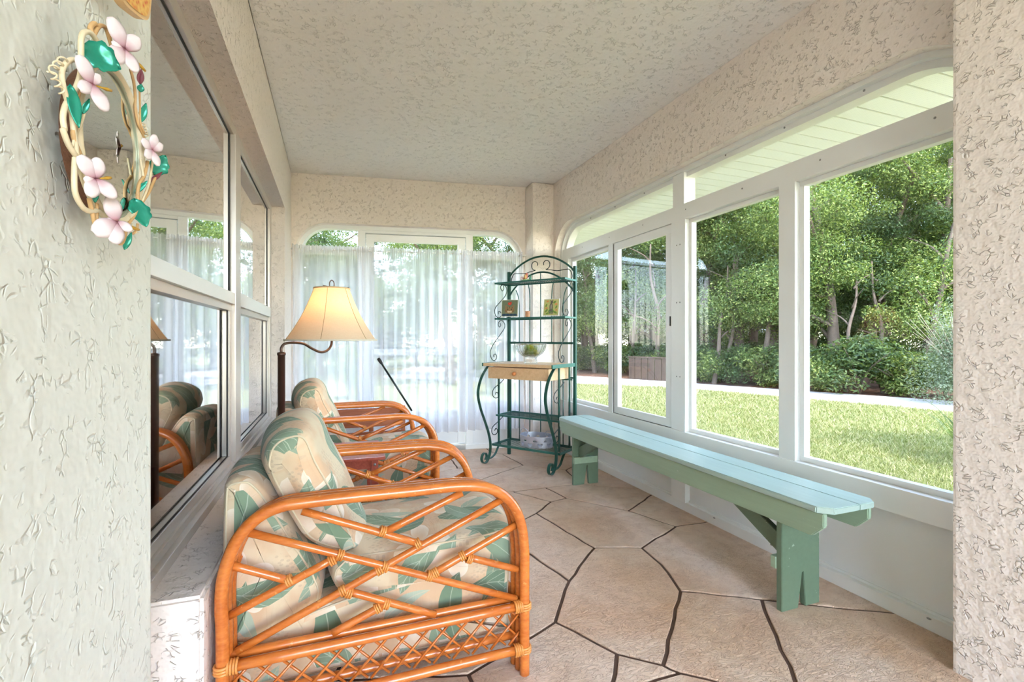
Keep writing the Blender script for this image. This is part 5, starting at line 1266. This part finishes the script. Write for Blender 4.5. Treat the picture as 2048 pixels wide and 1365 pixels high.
# slim bare trunks standing at the wood's edge
pr_ = None
for i, (u, d_, h_, lab) in enumerate(((1428, 12.6, 2.6, 'slim dark trunk left of centre in the second window'), (1456, 12.9, 2.5, 'slim dark trunk in the centre of the second window'), (1520, 12.2, 3.2, 'leaning slim trunk at the right of the second window'), (1690, 10.6, 2.2, 'slim trunk left of the forked trunk in the nearest window'), (1768, 10.3, 2.4, 'pale slim trunk left of the silver bush'),
                                (1838, 10.4, 3.4, 'thick leaning trunk behind the silver bush'), (1188, 16.5, 3.0, 'pale straight trunk in the narrow far window'), (1262, 15.0, 2.8, 'slim trunk at the left of the sliding sash'), (1322, 14.2, 3.2, 'slim trunk at the right of the sliding sash'))):
    if pr_ is None:
        t = thing('slim_trunk', 'x', 'tree trunk', (0, 0, 0), 0, 'slim trunks at the edge of the wood'); pr_ = t
        obj('trunk', tb(catmull([(0, 0, -.1), (.04, .02, .8), (-.05, .0, 1.6), (.10, .05, 2.4), (.05, .1, 3.2)], 5), [.075 - .0028 * k for k in range(21)], 9), MAT['bark'], t)
        for k, z in enumerate((1.2, 1.7, 2.2, 2.7)):
            a = k * 2.3; obj('branch', tb(catmull([(0, 0, z), (math.cos(a) * .3, math.sin(a) * .3, z + .25), (math.cos(a) * .8, math.sin(a) * .8, z + .45)], 4), [.028 - .0028 * q for q in range(9)], 6), MAT['bark'], t)
    else: t = copy_tree(pr_)
    a = (u - 1024) / F_PX; t.location = (d_ * (SN + CS * a), d_ * (CS - SN * a), GZ); t.rotation_euler = (.12 * math.sin(i * 2.2), .16 * math.cos(i * 1.7), i * 1.9); s_ = h_ / 3; t.scale = (s_, s_, h_ / 2.6); t['label'] = lab
# understorey shrubs
def shrub_mesh(seed, n, w, h, size):
    rng = np.random.default_rng(seed); c = []; r = []
    for k in range(12): a = rng.random() * 6.28; q = rng.random() * w * .6; c.append((math.cos(a) * q, math.sin(a) * q, h * (.2 + .6 * rng.random()))); rr = w * (.25 + .2 * rng.random()); r.append((rr, rr, h * .3))
    return leaves(c, r, n, size, rng, .4, .9)
def stems_bm(seed, n, w, h, r=.008):
    rnd = random.Random(seed); b_ = B()
    for k in range(n):
        a = rnd.uniform(0, 6.28); q = rnd.uniform(.3, 1) * w; tube(b_, catmull([(0, 0, -.02), (math.cos(a) * q * .3, math.sin(a) * q * .3, h * .5), (math.cos(a) * q, math.sin(a) * q, h * rnd.uniform(.7, 1.05))], 3), [r * (1 - .11 * i) for i in range(7)], 5)
    return b_
def make_shrub(seed, n, w, h, size, m_, name='shrub'):
    t = thing(name, 'x', 'shrub', (0, 0, 0), 0, 'undergrowth shrubs at the foot of the trees'); obj('stems', stems_bm(seed, 12, w * .7, h * .8), MAT['bark'], t, kind='stuff'); obj('foliage', shrub_mesh(seed, n, w, h, size), MAT[m_], t, kind='stuff'); return t
sp_ = [make_shrub(21, 7000, .95, 1.0, .032, 'leaf_b'), make_shrub(22, 6000, .8, .8, .03, 'leaf_a')]; us = set()
SH = [(1890, 9.6), (1800, 9.9), (1720, 10.2), (1655, 10.6), (1590, 11.2), (1535, 11.8), (1480, 12.4), (1425, 12.9), (1375, 13.6), (1330, 14.3), (1285, 15.2), (1240, 16.2), (1195, 17.2), (1155, 18.2), (1760, 11.5), (1620, 12.8), (1500, 14.6), (1300, 17.5)]
wh = ['at the right edge of the nearest window', 'behind the silver bush', 'left of the silver bush', 'right of the middle mullion', 'behind the middle mullion', 'at the right edge of the second window', 'in the middle of the second window', 'left of the middle of the second window', 'at the left edge of the second window', 'at the right side of the sliding sash', 'in the middle of the sliding sash', 'at the left side of the sliding sash', 'in the narrow far window', 'far left behind the rack post', 'deeper in shade behind the nearest window', 'deeper in shade behind the middle mullion', 'deeper in shade behind the second window', 'deeper in shade behind the sliding sash']
for i, ((u, d), wl) in enumerate(zip(SH, wh)):
    k = i % 2; a = (u - 1024) / F_PX; t = sp_[k] if k not in us else copy_tree(sp_[k]); us.add(k)
    t.location = (d * (SN + CS * a), d * (CS - SN * a), GZ); t.rotation_euler = (0, 0, i * 1.7); s_ = 1.0 + .12 * (i % 3); t.scale = (s_ * 1.15, s_ * 1.15, s_); t['label'] = 'dark green undergrowth shrub ' + wl
# silver bush on the right with twiggy top
p = at_z(1925, 812, GZ)
t = make_shrub(31, 30000, 1.35, 1.85, .020, 'leaf_c', 'silver_bush'); t.location = p; del t['group']; t['label'] = 'large silvery grey-green bush at the right edge by the driveway'
obj('twigs', stems_bm(33, 50, .85, 1.6, .0045), simple('pale_twigs', (176, 160, 140), .8), t, kind='stuff')
# back window plants
for i, (u, v, n_, lab) in enumerate(((600, 830, 3500, 'leafy shrub outside the left side light'), (700, 800, 3000, 'shrub with dark stem behind the lamp shade outside the back window'), (985, 790, 3000, 'thin shrub outside the right side light'))):
    t = make_shrub(41 + i, n_, .45, 1.1, .03, 'leaf_a'); q = at_z(u, v, GZ); t.location = q; t['label'] = lab; t['group'] = 'shrubs outside the back window'
# spiky plant
b = B(); rnd = random.Random(4); pc = at_z(1938, 930, GZ)
for k in range(46):
    a = rnd.uniform(0, 6.28); L = rnd.uniform(.45, .8); e = Vector((math.cos(a), math.sin(a), 0)); pts = catmull([pc, pc + e * L * .3 + Vector((0, 0, L * .55)), pc + e * L * .62 + Vector((0, 0, L * .72)), pc + e * L * .95 + Vector((0, 0, L * .55))], 4)
    sd_ = e.cross(Vector((0, 0, 1))); n_ = len(pts)
    va = [b.verts.new(q + sd_ * .009 * (1 - i / n_)) for i, q in enumerate(pts)]; vb = [b.verts.new(q - sd_ * .009 * (1 - i / n_)) for i, q in enumerate(pts)]
    for i in range(n_ - 1): b.faces.new((va[i], va[i + 1], vb[i + 1], vb[i]))
tag(obj('spiky_plant', b, MAT['leaf_a']), 'clump of long arching blades on the lawn beside the right pillar', 'plant')
# lawn grass blades
def grass():
    rng = np.random.default_rng(8); n = 230000
    d = 3.0 + 11.5 * rng.random(n) ** 1.25; u = rng.uniform(1120, 1960, n); a = (u - 1024) / F_PX
    x, y = d * (SN + CS * a), d * (CS - SN * a)
    nx = np.array([p.x for p in near]); ny = np.array([p.y for p in near])
    lim = np.full(n, 1e9)
    for i in range(len(near) - 1):
        ax, ay, cx_, cy_ = nx[i], ny[i], nx[i + 1], ny[i + 1]; cr = (cx_ - ax) * (y - ay) - (cy_ - ay) * (x - ax); lim = np.minimum(lim, cr * -1) if 0 else lim
    sgn = (near[3].x * 0 + (near[4].x - near[2].x) * (0 - near[2].y) - (near[4].y - near[2].y) * (0 - near[2].x))
    keep = np.ones(n, bool)
    for i in range(len(near) - 1):
        cr = (nx[i + 1] - nx[i]) * (y - ny[i]) - (ny[i + 1] - ny[i]) * (x - nx[i]); keep &= (cr * np.sign(sgn) > 0)
    keep &= (x > 2.3)
    x, y, d = x[keep], y[keep], d[keep]; n = len(x); h = (.028 + .03 * rng.random(n)) * (1 + d * .06); wv = .0035 + .0011 * d
    th = rng.random(n) * 6.28; ln = rng.normal(size=(n, 2)) * .7 * h[:, None]
    V = np.stack([np.stack([x - np.cos(th) * wv, y - np.sin(th) * wv, np.full(n, GZ)], 1), np.stack([x + np.cos(th) * wv, y + np.sin(th) * wv, np.full(n, GZ)], 1), np.stack([x + ln[:, 0], y + ln[:, 1], GZ + h], 1)], 1).reshape(-1, 3)
    return mesh_np('lawn_grass', V, np.arange(3 * n).reshape(n, 3), 3)
tag(obj('lawn_grass', grass(), MAT['blade']), 'sunlit green lawn grass between the house and the driveway', 'grass', kind='stuff')
# distant house seen between the trunks
q = at_z(1432, 706, GZ); hq = Vector((q.x, q.y, GZ)); dd = Vector((SN + CS * .425, CS - SN * .425, 0)).normalized(); hq = dd * 30; hq.z = GZ; ORG = hq.copy()
hs_ = thing('house', 'low pale house with grey roof glimpsed far off between the trunks', 'house', hq)
sd2 = Vector((dd.y, -dd.x, 0)); m = Matrix(((sd2.x, dd.x, 0, hq.x), (sd2.y, dd.y, 0, hq.y), (0, 0, 1, hq.z), (0, 0, 0, 1)))
obj('walls', bx((-5, 0, 0), (4, 5, 1.6), 0, m), simple('pale_house_wall', (214, 200, 184), .9), hs_)
b = B(); prism(b, [(-.6, 1.55), (2.5, 2.9), (5.6, 1.55)], 0, -5.4, 4.4); bmesh.ops.transform(b, matrix=m, verts=b.verts); obj('roof', b, simple('grey_roof', (176, 176, 178), .8), hs_)
for x in (-3.2, -.6, 2.0): obj('window', bx((x, -.04, .6), (x + .9, .0, 1.3), .01, m), MAT['dark_gasket'], hs_)
ORG = Vector((0, 0, 0))
# low wooden fence panel beyond the driveway
q = at_z(1305, 762, GZ); ORG = q.copy(); fp = thing('wooden_fence_panel', 'low brown board fence panel beyond the driveway behind the sliding sash', 'fence', q)
dx = (farp[3] - farp[1]).normalized()
for k in range(7):
    c0 = q + dx * (-.75 + k * .205) + Vector((0, 0, 0)); nn = Vector((-dx.y, dx.x, 0)); m = Matrix(((dx.x, nn.x, 0, c0.x), (dx.y, nn.y, 0, c0.y), (0, 0, 1, c0.z), (0, 0, 0, 1)))
    obj('board', bx((0, 0, 0), (.19, .02, .62 + .01 * (k % 2)), .003, m), bpy.data.materials.get('fence_board') or simple('fence_board', (70, 56, 48), .9, 0, .2, .25, 6), fp)
m = Matrix(((dx.x, nn.x, 0, q.x), (dx.y, nn.y, 0, q.y), (0, 0, 1, q.z), (0, 0, 0, 1)))
obj('cap_rail', bx((-.77, -.01, .63), (.70, .04, .67), .003, m), bpy.data.materials['fence_board'], fp)
ORG = Vector((0, 0, 0))
